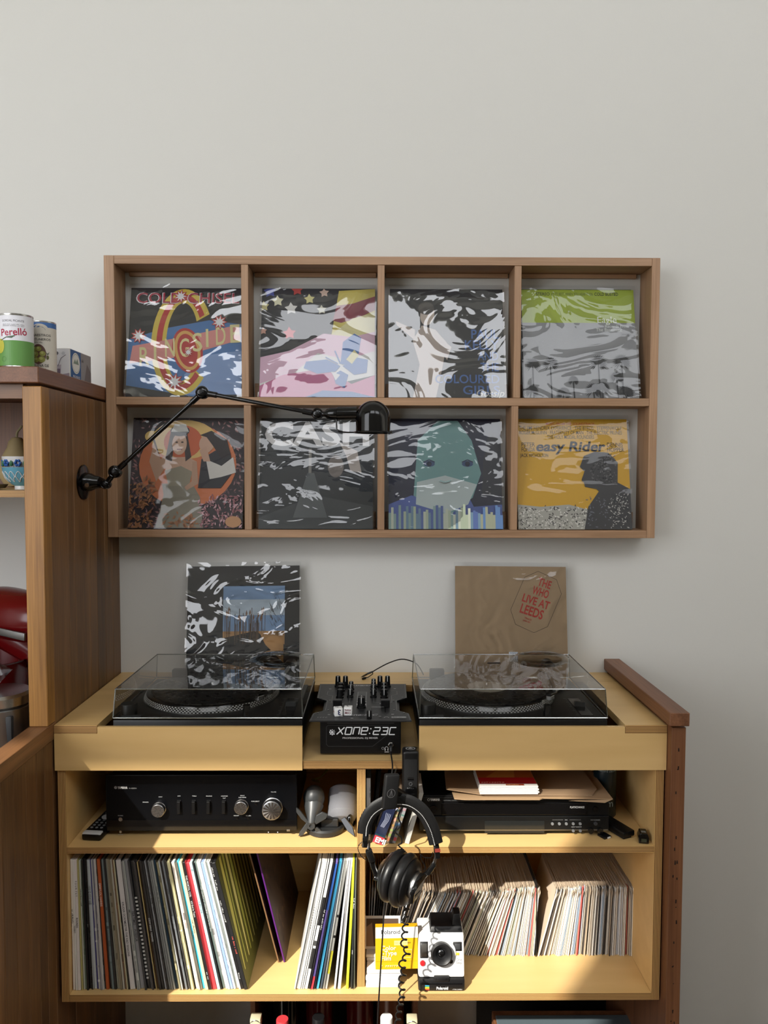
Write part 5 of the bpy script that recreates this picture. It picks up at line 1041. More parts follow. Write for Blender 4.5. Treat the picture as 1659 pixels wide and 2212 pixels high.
# ================================================================== instant camera
cp = az(955, 2150, LZ)
t = thing('instant_camera', 'white and black instant camera with rainbow stripe on the bottom shelf', 'camera', (cp.x, -.405, LZ))
mat('camera_white', (220, 220, 219), .4); mat('camera_black', (18, 18, 20), .45)
hw = .0545
g = G(); g.box(-hw, hw, -.048, .05, 0, .03, bev=.004); g.build('base', 'camera_black', t, True)
g = G(); g.prism([(0, -.044, .0305), (0, .05, .0305), (0, .05, .122), (0, -.02, .122)], (2*hw, 0, 0), M=T(-hw, 0, 0), bev=.005); bd = g.build('body', 'camera_white', t, True)
fa = math.atan2(.024, .0915)
def fp_(x, z, d=0):                                     # point on the sloped front
    k = (z-.0305)/.0915; return Vector((x, -.044+.024*k-d*math.cos(fa), z+d*math.sin(fa)))
FM = lambda x, z, d=0: Matrix.Translation(fp_(x, z, d)) @ RX(-fa) @ RX(PI/2)
g = G(); g.prism([(-.03, .052, .122), (.052, .052, .122), (.05, .03, .137), (.04, .02, .137), (-.026, .02, .137), (-.03, -.012, .1225), (.052, -.012, .1225)][:0] or [(-.026, -.016, .1222), (.052, -.016, .1222), (.05, -.01, .1345), (-.022, -.01, .1345)], (0, .06, 0), bev=.002); g.build('top_deck', 'camera_black', t, True)
g = G(); g.prism([(.027, -.008, .1346), (.05, -.008, .1346), (.047, -.004, .161), (.031, -.004, .161)], (0, .03, 0), bev=.0025); g.build('viewfinder_hump', 'camera_black', t, True)
g = G(); g.lathe([(.031, 0), (.031, .003), (.028, .0035)], 40, 0, FM(.003, .083)); g.build('lens_plate', mat('camera_grey', (206, 206, 206), .4), t, True)
g = G(); g.lathe([(.025, 0), (.0255, .004), (.025, .016), (.022, .0185), (.018, .016), (.012, .010), (.0105, .006), (0, .006)], 44, 0, FM(.0, .083)); ln_ = g.build('lens', 'camera_black', t, True)
g = G(); g.lathe([(.0095, .0062), (.006, .009), (0, .0098)], 24, 0, FM(.0, .083)); g.build('glass', 'black_gloss', ln_, True)
g = G(); g.lathe([(.0045, 0), (.0045, .0045), (0, .005)], 16, 0, FM(.0225, .0655)); g.build('sensor', 'black_gloss', t, True)
g = G(); g.box(-.0095, .0095, -.018, .018, -.001, .0012, bev=.002, M=FM(-.0405, .0885)); fl = g.build('flash_window', 'camera_black', t, True)
g = G(); g.box(-.0072, .0072, -.0145, .0145, .001, .0024, bev=.0012, M=FM(-.0405, .0885)); g.build('flash_lens', 'chrome', fl, True)
g = G(); g.box(-.0105, .0105, -.01, .01, -.001, .0014, bev=.002, M=FM(.0385, .0955)); vf = g.build('viewfinder', 'camera_black', t, True)
g = G(); g.box(-.0065, .0065, -.0065, .0065, .0012, .0022, bev=.001, M=FM(.0385, .0955)); g.build('glass', 'dark_grey', vf, True)
g = G(); g.lathe([(.0064, 0), (.0064, .002), (.005, .004), (0, .0046)], 24, 0, FM(-.044, .061)); g.build('shutter_button', mat('shutter_red', (190, 30, 36), .35), t, True)
g = G(); g.lathe([(.0022, 0), (.0022, .001), (0, .001)], 14, 0, FM(-.0235, .0945)); g.build('peephole', 'black_gloss', t, True)
g = G(); g.box(-.005, .005, -.0028, .0028, -.001, .0018, bev=.0012, M=FM(.0375, .08)); g.build('self_timer_switch', mat('amber', (226, 176, 60), .4), t, True)
g = G(); g.box(-.018, .018, -.0505, -.03, .0245, .036, bev=.002); g.box(-.011, .011, -.0515, -.03, .0275, .034, bev=.001); g.build('door_latch', 'camera_black', t, True)
g = G(); g.box(-hw+.008, hw-.006, -.0487, -.047, .0175, .0195); g.build('film_slot', 'black_gloss', t)
A = Art(facing(0, -.0485, 0))
for i, c in enumerate(((66, 160, 200), (70, 150, 90), (236, 196, 60), (232, 140, 50), (206, 60, 60))): A.rect(-.039, .0135-.0023*i, -.029, .0158-.0023*i, c)
A.text('Polaroid', -.0125, .0055, .0098, (240, 240, 240), .02, width=.027); A.text('i-TYPE CAMERA', .025, .0045, .0038, (200, 200, 200), .004, width=.023); A.build('base_print', t)
A = Art(FM(0, 0)); A = Art(FM(.0405, .0655, .0004)); A.text('One', -.006, .0, .008, (120, 120, 122)); A.text('Step', -.0065, -.0065, .008, (120, 120, 122)); A.build('model_print', t)
# ---- film boxes
mat('film_white', (212, 212, 210), .5); mat('film_yellow', (220, 164, 20), .45)
s0, s1 = az(790, 2138, LZ), az(868, 2138, LZ)
rr = random.Random(4); zz = LZ
for k in range(7):
    h_ = .0085; dx = rr.uniform(-.002, .002); up_ = k > 4; g = G(); g.box(0, .08, 0, .072 if not up_ else .05, 0, h_-.0006, bev=.0012)
    o = put(g.build('film_pack', 'film_white', smooth=True), T(-.0235+dx, (-.437 if not up_ else -.403)+rr.uniform(-.002, .002), zz)); zz += h_
    tag(o, '%s white film pack in the pile by the yellow box' % ('lowest', 'second lowest', 'third lowest', 'middle', 'third highest', 'second highest', 'topmost')[k], 'film pack', 'white film packs in a pile')
def film_box(label, x, y, z, yaw, lean):
    w_, h_, d_ = .1, .097, .018; g = G(); g.box(-w_/2, w_/2, 0, d_, 0, h_, bev=.0006, seg=1); o = put(g.build('film_box', 'film_yellow'), T(x, y, z) @ RZ(yaw) @ RX(-lean)); tag(o, label, 'film box', None)
    A = Art(facing(0, -.0004, 0)); A.rect(-w_/2, h_*.74, w_/2, h_, (238, 238, 234)); A.text('Polaroid', -.037, h_*.84, .0135, (40, 40, 42), .014, width=.044); A.rect(-.037, h_*.8, -.016, h_*.806, (80, 80, 80)); A.rect(-.006, h_*.57, .026, h_*.68, (240, 214, 130)); A.text('~4 3 8', -.004, h_*.61, .0042, (90, 70, 40)); 
    for i, s_ in enumerate(('Color', 'i-Type', 'Film')): A.text(s_, -.037, h_*(.46-.12*i), .0145, (250, 240, 206), .012)
    A.line([(.018, h_*.28), (.036, h_*.28), (.036, h_*.47), (.018, h_*.47)], .0009, (250, 226, 150), True); A.line([(-w_/2, h_*.2), (w_/2, h_*.2)], .0006, (214, 170, 20)); A.text('~1 6', -.037, h_*.06, .01, (250, 230, 150), .008); A.build('box_print', o)
film_box('yellow and white film box standing on the white packs', ay(857, 2060, -.43).x, -.436, LZ+.0431, .03, .1)
g = G(); g.box(-.044, .044, 0, .0012, 0, .075); o = put(g.build('instant_photo', 'paper_white'), T(-.0235+.047, -.365, LZ+.0) @ RX(-.0)); put(o, T(ay(826, 2000, -.38).x, -.385, zz+.0006) @ RX(-.2)); tag(o, 'instant photo print standing behind the yellow film box', 'photo')
A = Art(facing(0, -.0004, 0)); A.rect(-.039, .006, .039, .069, (84, 66, 54)); A.poly([(-.039, .006), (-.02, .006), (-.025, .06), (-.039, .05)], (150, 122, 98)); A.build('picture', o)
# ================================================================== wall lamp
Ld = -.735
t = thing('wall_lamp', 'black jointed wall lamp with dome shade reaching across the rack', 'lamp', (Ld, -.262, 1.593))
mat('enamel', (5, 5, 6), .12, spec=.4)
B0 = Vector((Ld+.0005, -.262, 1.593))
g = G(); g.lathe([(.0435, 0), (.0435, .003), (.04, .0045), (.024, .006), (.022, .02), (.017, .03), (.0155, .04), (.012, .046), (0, .047)], 40, 0, T(*B0) @ RY(PI/2)); g.build('wall_rose', 'enamel', t, True, world=True)
g = G(); g.cyl(B0+Vector((.018, -.021, -.006)), B0+Vector((.018, -.025, -.007)), .0055, n=14); g.build('screw', 'chrome', t, True, world=True)
A = Art(facing(B0.x+.014, B0.y-.0226, B0.z+.004)); A.text('JDL', 0, 0, .006, (40, 40, 42)); A.build('cast_mark', t, world=True)
K1 = ay(249, 1019, -.285); K2 = ay(437.5, 848, -.325); K3 = ay(686, 894, -.365)
KB = ay(229, 1046, -.275)
def joint(p, r):
    g = G(); g.lathe([(0, -.011), (r*.7, -.011), (r, -.007), (r, .007), (r*.8, .011), (r*.72, .0105), (r*.6, .0115), (r*.3, .0125), (0, .0125)], 32, 0, T(*p) @ RX(PI/2)); j = g.build('joint', 'enamel', t, True, world=True)
    g = G(); g.lathe([(r*.42, .0125), (r*.42, .015), (r*.2, .016), (0, .016)], 6, 0, T(*p) @ RX(PI/2)); g.build('joint_nut', 'black_satin', j, False, world=True)
joint(KB, .012); joint(K1, .0155); joint(K2, .0155); joint(K3, .0135)
def rod(a, b, r, r0): 
    d = (b-a).normalized(); l = (b-a).length
    g = G(); g.tube([a+d*.008, b-d*.008], r, 14); k = g.build('arm_rod', 'enamel', t, True, world=True)
    for p, q in ((a+d*.013, a+d*.036), (b-d*.036, b-d*.013)): g = G(); g.cyl(p, q, r0, n=16); g.build('ferrule', 'enamel', k, True, world=True)
g = G(); g.tube([B0+Vector((.04, 0, 0)), KB], .009, 14, rad=[.0145, .011]); g.build('neck', 'enamel', t, True, world=True)
g = G(); g.tube([KB, K1], .0065, 12); g.build('link', 'enamel', t, True, world=True)
rod(K1, K2, .005, .007); rod(K2, K3, .005, .007)
S0, S1 = ay(702, 894, -.37), ay(772, 893, -.38)
d = (S1-S0).normalized()
g = G(); M = T(*S0) @ d.to_track_quat('Z', 'Y').to_matrix().to_4x4(); l = (S1-S0).length
g.lathe([(.006, -.012), (.007, 0), (.012, .006), (.014, .014), (.0142, .03), (.0155, .031), (.0155, l)], 28, 0, M); g.build('socket', 'enamel', t, True, world=True)
SCn = ay(806, 903, -.385); sr = .0405
g = G(); prof = [(sr, -.033), (sr, 0)]+[(sr*math.cos(a), sr*math.sin(a)) for a in [PI/2*i/10 for i in range(1, 10)]]+[(0, sr)]
g.lathe(prof, 48, 0, T(*SCn), cap=False); g.lathe([(max(0, r-.0012), h-.0012 if h > 0 else h) for r, h in prof], 48, 0, T(*SCn), cap=False); sh = g.build('shade', 'enamel', t, True, world=True)
g = G(); g.lathe([(.019+.0, 0), (.0195, .004), (.019, .006)], 30, 0, T(SCn.x, SCn.y, SCn.z+sr-.012), cap=False) if False else None
g.bm.free()
g = G(); n = 40; ry = []
for i in range(n+1): a = 2*PI*i/n; ry.append((SCn.x+(sr+.004)*math.cos(a), SCn.y+(sr+.004)*math.sin(a), SCn.z-.0335))
g.tube(ry, .0019, 8); g.build('rim_wire', 'enamel', sh, True, world=True)
bq = [ay(727, 904, -.375), ay(727, 920, -.376), ay(730, 931, -.378), ay(750, 934, -.38), Vector((SCn.x-sr-.003, SCn.y, SCn.z-.0335))]
g = G(); g.tube(spl(bq, 4), .0018, 8); g.build('switch_wire', 'enamel', t, True, world=True)
mat('bulb', (235, 232, 224), .3)
g = G(); g.sphere((SCn.x, SCn.y, SCn.z-.002), .02, u=20, v=12); g.build('bulb', 'bulb', t, True, world=True)
# ================================================================== headphone hanger and headphones
HY = -.5
hl, hr_ = ay(869, 1700, HY).x, ay(905, 1700, HY).x; hzt, hzb = ay(885, 1623, HY).z, ay(885, 1738, HY).z
t = thing('headphone_hanger', 'black clamp hanger with round logo holding the headphones', 'hanger', ((hl+hr_)/2, -.478, hzb))
g = G(); g.box(hl, hr_, HY, -.4645, hzb, hzt, bev=.007, seg=4); bd = g.build('clamp_body', 'black_satin', t, True, world=True)
hx = (hl+hr_)/2
g = G(); g.box(hl+.004, hr_-.004, HY-.0012, HY, hzb+.004, hzt-.018, bev=.001); g.build('face_plate', 'black_matte', t, True, world=True)
g = G(); g.lathe([(.0042, 0), (.0042, .002), (.0025, .002), (.0025, 0)], 18, 0, T(hx, HY-.001, hzb+.048) @ RX(PI/2)); g.build('screw_ring', 'dark_grey', t, True, world=True)
g = G(); g.box(hx-.007, hx+.007, HY-.0022, HY, hzb+.056, hzb+.063, bev=.001); g.build('slot', 'black_gloss', t, True, world=True)
for zz_ in (.018, .024): g = G(); g.box(hx-.009, hx+.009, HY-.0018, HY, hzb+zz_, hzb+zz_+.0012); g.build('groove', 'dark_grey', t, True, world=True)
A = Art(facing(hx, HY-.0014, hzb+.036)); A.text('~6', 0, 0, .005, (110, 110, 112), 0, 0, 0, None, 'CENTER'); A.build('face_print', t, world=True)
def at_logo(A, r, c):
    A.ring(0, 0, r*1.25, r, r*1.12, r*.88, c, n=28); A.line([(-r*.5, -r*.55), (-r*.02, r*.62)], r*.13, c); A.line([(r*.5, -r*.55), (r*.02, r*.62)], r*.13, c); A.line([(0, -r*.6), (0, r*.05)], r*.12, c)
A = Art(T(hx, -.483, hzt+.0004)); at_logo(A, .0085, (200, 200, 202)); A.build('top_logo', t, world=True)
bx0, bx1 = ay(832, 1710, -.575), ay(858, 1710, -.575)
bc = ay(846, 1712, -.575)
M = T(bc.x, -.575, bc.z) @ RZ(.35) @ RY(.1)
g = G(); g.box(-.0165, .0165, 0, .014, -.038, .038, bev=.004, seg=3, M=M); g.build('end_block', 'black_matte', t, True, world=True)
A = Art(M @ facing(-.001, -.0004, -.002)); A.ring(0, 0, .0095, .0095, .0085, .0085, (80, 80, 82), n=28); A.line([(0, -.007), (0, .007)], .001, (80, 80, 82)); A.line([(-.004, -.006), (0, .007), (.004, -.006)], .001, (80, 80, 82)); A.build('block_logo', t, world=True)
arm_a = Vector((hx, HY, hzb+.012)); arm_b = M @ Vector((0, .013, .006))
g = G(); g.tube([arm_a+Vector((0, .006, 0)), arm_a.lerp(arm_b, .5), arm_b], .009, 16); g.build('arm', 'black_satin', t, True, world=True)
# headphones
t = thing('headphones', 'black closed-back headphones hanging from the clamp hanger', 'headphones', (ay(860, 1895, -.54).x, -.54, ay(860, 1895, -.54).z))
HB = -.54
band = spl([ay(a, b, HB) for a, b in ((787, 1800), (790, 1777), (804, 1752), (830, 1735), (858, 1729), (886, 1733), (913, 1753), (932, 1786), (942, 1822))], 6)
g = G(); g.tube(band, 1, 12, flat=(.0155, .0045)); g.build('headband', mat('leatherette', (12, 12, 13), .5, spec=.35, bump=.3, bscale=600), t, True, world=True)
g = G()
for i in range(0, len(band)-1):
    for f_ in (.15, .65):
        p = band[i].lerp(band[i+1], f_); c_ = Vector((band[len(band)//2].x, 0, band[0].z)); inn = (Vector((c_.x, 0, c_.z))-Vector((p.x, 0, p.z))).normalized()
        q = p+Vector((inn.x*.0036, -.0125, inn.z*.0036)); g.sphere(q, .0009, u=6, v=4)
tag(g.build('stitch', 'white_dot', t, world=True), kind='stuff')
for (a, b, rot) in ((789, 1812, .12), (943, 1836, -.08)):
    p = ay(a, b, HB); g = G(); g.box(-.0065, .0065, -.0165, .0165, -.013, .012, bev=.003, M=T(*p) @ RY(rot)); g.build('band_end', 'black_gloss', t, True, world=True)
p = ay(944, 1829, HB); g = G(); g.box(-.006, .006, -.0172, -.0163, -.004, .004, M=T(*p) @ RY(-.08)); g.build('side_badge', mat('badge_red', (120, 48, 40), .4), t, world=True)
for a, b in (((797, 1818), (796, 1838)), ((942, 1848), (937, 1868))):
    g = G(); g.tube([ay(*a, HB), ay(*b, HB)], 1, 8, flat=(.0035, .0012)); g.build('slider', 'chrome', t, True, world=True)
CC = ay(862, 1896, HB); Mx = T(*CC) @ RZ(-.5) @ RY(.16) @ RY(PI/2)       # cup axis: local z
def ringp(z0, z1, r, n=8): return [(r-.012+.012*math.cos(a), (z0+z1)/2-(z1-z0)/2*math.cos(0)*math.sin(a)*-1) for a in [(-PI/2)+PI*i/n for i in range(n+1)]]
def pad(z0, z1, r): m_ = (z0+z1)/2; hh = (z1-z0)/2; return [(r-.02, z0)]+[(r-.011+.011*math.cos(a), m_+hh*math.sin(a)) for a in [(-PI/2)+PI*i/10 for i in range(11)]]+[(r-.02, z1)]
g = G(); g.lathe(pad(-.024, -.001, .057), 48, 0, Mx); g.build('ear_pad', 'leather_pad' if 'leather_pad' in MATS else mat('leather_pad', (16, 16, 17), .38, spec=.4, bump=.15, bscale=300), t, True, world=True)
g = G(); g.lathe(pad(.0, .024, .058), 48, 0, Mx); g.build('ear_pad', 'leather_pad', t, True, world=True)
g = G(); g.lathe([(0, -.046), (.02, -.046), (.024, -.043), (.03, -.036), (.044, -.031), (.049, -.025), (.049, -.0235)], 44, 0, Mx); g.build('ear_cup', 'black_satin', t, True, world=True)
g = G(); g.lathe([(.049, .0235), (.05, .028), (.044, .034), (.03, .037), (.0285, .046), (.025, .05), (.0, .0505)], 44, 0, Mx); cup = g.build('ear_cup', 'black_satin', t, True, world=True)
g = G(); g.lathe([(.0292, .0375), (.0302, .041), (.029, .0455)], 40, 0, Mx, cap=False); g.build('cup_ring', 'brushed', cup, True, world=True)
g = G(); g.lathe([(.0245, -.0432), (.027, -.0405), (.0302, -.0365)], 40, 0, Mx, cap=False); g.build('cup_ring', 'brushed', t, True, world=True)
def mp(x, y, z): return Mx @ Vector((x, y, z))
yr = [ay(937, 1866, HB), ay(930, 1880, HB), ay(918, 1890, HB-.01), mp(-.012, -.036, .052), mp(.02, -.034, .05)]
g = G(); g.tube(spl(yr, 5), 1, 8, flat=(.006, .0025)); g.build('yoke', 'black_gloss', t, True, world=True)
yl = [ay(796, 1836, HB), ay(802, 1852, HB), ay(806, 1872, HB), ay(813, 1892, HB), mp(.01, -.03, -.042)]
g = G(); g.tube(spl(yl, 5), 1, 8, flat=(.006, .0028)); g.build('yoke', 'black_gloss', t, True, world=True)
p = ay(800, 1848, HB-.004); g = G(); g.box(-.007, .007, -.006, .006, -.014, .014, bev=.002, M=T(*p) @ RY(-.35)); g.build('hinge', 'black_satin', t, True, world=True)
p = ay(930, 1877, HB-.004); g = G(); g.box(-.005, .005, -.005, .005, -.014, .014, bev=.002, M=T(*p) @ RY(.6)); g.build('hinge', 'black_satin', t, True, world=True)
for pts in ([(799, 1816), (782, 1819), (773, 1832), (781, 1850), (792, 1858)], [(935, 1840), (931, 1852), (916, 1852), (908, 1846), (912, 1860), (919, 1872), (915, 1880)]):
    g = G(); g.tube(spl([ay(a, b, HB-.004) for a, b in pts], 5), .0009, 6); g.build('thin_lead', 'black_satin', t, True, world=True)
pl_ = Mx @ T(.018, -.008, .0508); g = G(); g.box(-.006, .006, -.016, .016, -.001, .0005, M=pl_); g.build('cup_plate', 'dark_grey', t, world=True)
A = Art(pl_ @ T(0, 0, .0009) @ RZ(PI/2)); A.rect(-.013, -.0045, .0, .001, (206, 196, 160)); A.text('~5', -.013, .0025, .0035, (170, 170, 170)); A.build('plate_print', t, world=True)
# leads: mixer socket -> behind the block -> coil
l1 = [SOCK+Vector((0, -.004, 0)), SOCK+Vector((0, -.02, -.012)), ay(848, 1655, -.48), ay(846, 1682, -.5), ay(854, 1706, -.51), ay(863, 1722, -.515), ay(869, 1742, -.52), ay(865, 1752, -.52), ay(860, 1765, -.52), ay(866, 1783, -.52), ay(854, 1797, -.52), ay(866, 1808, -.52), ay(868, 1820, -.52), ay(861, 1826, -.52), ay(873, 1838, -.52), ay(874, 1848, -.52), ay(868, 1862, -.52)]
t2 = thing('headphone_cable', 'coiled black headphone cable running from the mixer down past the shelves', 'cable', (SOCK.x, -.5, .0))
g = G(); g.tube(spl(l1, 5), .0017, 8); g.build('upper_lead', 'black_satin', t2, True, world=True)
g = G(); g.tube([SOCK+Vector((0, -.001, 0)), SOCK+Vector((0, -.012, -.004)), SOCK+Vector((0, -.02, -.016))], .003, 10, rad=[.0032, .0036, .0022]); g.build('jack_plug', 'black_satin', t2, True, world=True)
path = spl([ay(881, 1948, -.53), ay(877, 1965, -.53), ay(876, 1990, -.53), ay(874, 2020, -.53), ay(872, 2040, -.53), ay(880, 2060, -.53), ay(868, 2080, -.53), ay(872, 2100, -.53), ay(866, 2120, -.53), ay(869, 2140, -.53), ay(867, 2160, -.53), ay(862, 2185, -.53), ay(859, 2212, -.53), ay(856, 2260, -.53)], 30)
hp = []; n = len(path); acc = 0
for i, p in enumerate(path):
    if i: acc += (p-path[i-1]).length
    a = 2*PI*acc/.0175; hp.append(p+Vector((.0062*math.cos(a), .0062*math.sin(a), 0)))
g = G(); g.tube(hp, .0019, 7); g.build('coil', 'black_satin', t2, True, world=True)
g = G(); g.tube(spl([ay(833, 1925, -.525), ay(829, 1980, -.53), ay(823, 2080, -.535), ay(817, 2180, -.54), ay(813, 2260, -.54)], 6), .0017, 8); o = g.build('straight_lead', 'black_satin', smooth=True); tag(o, 'thin straight black lead hanging left of the coiled cable', 'cable')
o.name = 'audio_lead'
# ================================================================== tins and box on the kitchen unit
KZ = 1.848
def can(label, x, y, r, h, art, ribs=True):
    t = thing('food_tin', label, 'tin', (x, y, KZ), RZ(0), 'olive tins on the kitchen unit')
    pr = [(r*.97, 0), (r*1.02, .001), (r*1.02, .003), (r, .0045)]
    if ribs:
        for i in range(7): z = h*(.3+.055*i); pr += [(r, z-.002), (r-.0007, z), (r, z+.002)]
    pr += [(r, h-.0045), (r*1.02, h-.003), (r*1.02, h-.001), (r*.98, h), (r*.95, h-.003), (0, h-.003)]
    g = G(); g.lathe(pr, 48); g.build('tin_body', 'tin', t, True)
    A = Art(FRONT, .00008); art(A, r, h)
    for f in list(A.g.bm.edges): pass
    bmesh.ops.triangulate(A.g.bm, faces=A.g.bm.faces[:])
    for _ in range(2): bmesh.ops.subdivide_edges(A.g.bm, edges=[e for e in A.g.bm.edges if abs(e.verts[0].co.x-e.verts[1].co.x) > .006], cuts=1); bmesh.ops.triangulate(A.g.bm, faces=A.g.bm.faces[:])
    for v in A.g.bm.verts:
        rr_ = r+.0004-v.co.y; a = v.co.x/r; v.co = Vector((rr_*math.sin(a), -rr_*math.cos(a), v.co.z))
    A.build('tin_label', t); return t
def strips(A, r, z0, z1, c, a0=-2.2, a1=2.2, n=36):
    A.up(); 
    for i in range(n): u0 = r*(a0+(a1-a0)*i/n); u1 = r*(a0+(a1-a0)*(i+1)/n); A._add([(u0, z0), (u1, z0), (u1, z1), (u0, z1)], c)
def perello(c2):
    def f(A, r, h):
        strips(A, r, .005, h*.5, c2); strips(A, r, h*.5, h-.005, (226, 226, 232))
        o = r*.32
        A.text('GORDAL PICANTE', -.026-o+.022, h*.84, .0065, (60, 60, 66), .004, width=.047); A.text('~5 5 6 4 6', -.024-o+.022, h*.78, .0035, (120, 120, 124), width=.046); A.text('~9 8 3 5', -.024-o+.022, h*.755, .0035, (120, 120, 124), width=.046)
        A.text('Perelló', -.03-o+.022, h*.58, .022, (168, 30, 66), .014, .0, .06, .056)
        A.ell(-.022, h*.4, .011, .016, (190, 186, 70)); A.line([(-.02, h*.5), (-.005, h*.56), (.012, h*.58)], .0018, (70, 84, 66)); A.poly([(-.006, h*.55), (.006, h*.54), (.014, h*.6)], (84, 104, 84)); A.ring(-.012, h*.16, .0055, .0055, .0049, .0049, (70, 110, 56), n=20)
    return f
def maestros(A, r, h):
    strips(A, r, .005, h-.005, (206, 200, 188)); strips(A, r, h*.87, h-.004, (66, 106, 164)); A.ring(-.004, h*.8, .02, .012, .0193, .0113, (120, 116, 104), arc=(.2, 2.9)); A.ell(.002, h*.84, .019, .012, (206, 200, 188), arc=(0, PI))
    for s_, z, sz, wd in (('MAESTROS', .7, .0075, .042), ('ACEITUNEROS', .62, .0075, .052)): A.text(s_, .026-wd, h*z, sz, (60, 58, 54), .01, width=wd)
    A.text('DESDE 1946', -.012, h*.57, .004, (110, 106, 98), width=.02)
    A.ell(-.001, h*.36, .017, .023, (92, 64, 54))
    for u, v, q in ((-.008, .36, .0075), (.008, .37, .0065), (-.006, .25, .0065), (.006, .26, .0075), (-.01, .46, .006), (.0, .46, .006)): A.ell(u, h*v, q, q*.95, (134, 134, 62)); A.ell(u-.001, h*v+.002, q*.5, q*.45, (170, 170, 100))
    A.ell(.0185, h*.3, .0028, .0048, (84, 84, 40)); A.poly([(.018, h*.35), (.015, h*.4), (.0185, h*.37), (.0225, h*.41), (.0195, h*.35)], (60, 76, 50)); A.text('RELLENA DE', -.018, h*.12, .0085, (44, 42, 42), .008, width=.038); A.text('ANCHOA', -.01, h*.04, .0085, (44, 42, 42), .008, width=.026)
can('green and white olive tin on the kitchen unit', -.8105, -.44, .0355, .1195, perello((100, 150, 78)))
can('yellow and white olive tin cut by the left edge', -.8885, -.435, .0355, .117, perello((206, 190, 60)))
can('slim cream olive tin with blue band on the kitchen unit', -.786, -.355, .0275, .121, maestros, False)
t = thing('straw_box', 'small white and blue carton at the back of the kitchen unit', 'carton', (-.7785, -.206, KZ))
g = G(); g.box(-.0215, .0215, -.07, .07, 0, .0745, bev=.0005, seg=1); g.build('carton', 'paper_white', t)
A = Art(facing(-.0215, -.0704, 0)); A.rect(.001, .001, .042, .073, (214, 212, 214)); A.poly([(.001, .001), (.042, .001), (.042, .014), (.02, .01), (.001, .012)], (150, 138, 150)); A.poly([(.006, .006), (.02, .006), (.022, .034), (.004, .034)], (176, 166, 176)); A.poly([(.007, .006), (.019, .006), (.02, .024), (.006, .024)], (112, 96, 110)); A.line([(.014, .03), (.022, .05), (.034, .058)], .0012, (90, 84, 92)); A.ell(.012, .062, .004, .004, (90, 90, 96)); A.ell(.028, .062, .004, .004, (190, 190, 192)); A.build('front_print', t)
A = Art(T(.0219, -.07, 0) @ RZ(PI/2) @ FRONT); A.rect(.004, .001, .07, .073, (44, 92, 146)); A.rect(.07, .001, .138, .073, (150, 148, 150)); A.poly([(.09, .001), (.138, .001), (.138, .03), (.11, .05)], (120, 112, 114)); A.ell(.037, .042, .026, .026, (232, 232, 226)); A.ring(.037, .042, .023, .023, .022, .022, (110, 124, 110)); A.poly([(.02, .04), (.03, .052), (.037, .045), (.045, .055), (.055, .04)], (130, 146, 130)); A.text('PROVENCE', .016, .005, .009, (230, 230, 236), .008, width=.044); A.text('66', .074, .05, .012, (90, 90, 94), .008); A.build('side_print', t)
# ================================================================== bowls and other things in the shelf bay
def bowl(label, x, y, z, r, h, m, foot=.4):
    t = thing('bowl', label, 'bowl', (x, y, z), None, 'patterned bowls on the kitchen shelf')
    pr = [(r*foot, 0), (r*foot, h*.16), (r*.55, h*.24), (r*.82, h*.5), (r*.95, h*.78), (r, h), (r*.965, h), (r*.9, h*.76), (r*.75, h*.5), (r*.4, h*.26), (0, h*.24)]
    g = G(); g.lathe(pr, 48); g.build('bowl_body', m, t, True); return t
bX, bY = -.832, -.375
mat('glaze_blue', (92, 150, 172), .25); mat('glaze_white', (206, 206, 206), .25)
t = bowl('blue scalloped bowl under a flowered bowl', bX, bY, 1.5775, .0455, .0515, 'glaze_blue')
g = G(); g.lathe([(.0455*.41, .0), (.0455*.41, .0085)], 40, 0, None, cap=False); g.build('foot_ring', 'glaze_white', t, True)
for k, zr in enumerate((.028, .04)):
    g = G(); rr_ = .0385 if k == 0 else .0435
    for i in range(16):
        a0 = 2*PI*(i+.5*k)/16; pts = []
        for j in range(9): q = j/8; a = a0+(q-.5)*.36; zz_ = zr-.01+.012*math.sin(PI*q); r_ = interp(zz_, [.0124, .0258, .0402, .0515], [.0251, .0374, .0433, .0456])+.0004; pts.append((r_*math.cos(a), r_*math.sin(a), zz_))
        g.tube(pts, .0009, 5)
    tag(g.build('scallop_line', 'glaze_white', t, True), kind='stuff')
t = bowl('white bowl with blue flowers nested on the scalloped bowl', bX, bY, 1.5775+.0515-.021, .0452, .046, 'glaze_white')
g = G()
for i in range(9):
    a = 2*PI*i/9; zz_ = .031
    r_ = .0427
    for q in range(6): b = 2*PI*q/6; g.sphere((r_*math.cos(a+.13*math.cos(b)), r_*math.sin(a+.13*math.cos(b)), zz_+.006*math.sin(b)), .0034, sc=(1, 1, 1), u=8, v=6)
tag(g.build('flower_petal', mat('cobalt', (40, 84, 150), .3), t, True), kind='stuff')
g = G()
for i in range(9): a = 2*PI*(i+.5)/9; g.sphere((.0425*math.cos(a), .0425*math.sin(a), .03), .0045, sc=(.9, .9, 1.6), u=8, v=6)
tag(g.build('leaf', mat('leaf_green', (52, 104, 70), .4), t, True), kind='stuff')
g = G(); g.lathe([(.02, 0), (.055, .003), (.062, .012), (.058, .012), (.05, .005), (0, .004)], 40); o = put(g.build('dish', mat('stoneware', (96, 84, 66), .5), smooth=True), T(-.93, -.385, 1.5775)); tag(o, 'low brown stoneware dish left of the bowls', 'dish')
t = thing('gourd', 'pale dried gourd at the back of the kitchen shelf', 'gourd', (-.945, -.16, 1.5775))
g = G(); g.lathe([(.0, 0), (.03, .004), (.046, .03), (.047, .05), (.036, .082), (.024, .105), (.02, .12), (.012, .13), (0, .132)], 32); g.build('gourd_body', mat('gourd_skin', (168, 150, 110), .5, bump=.3, bscale=60), t, True)
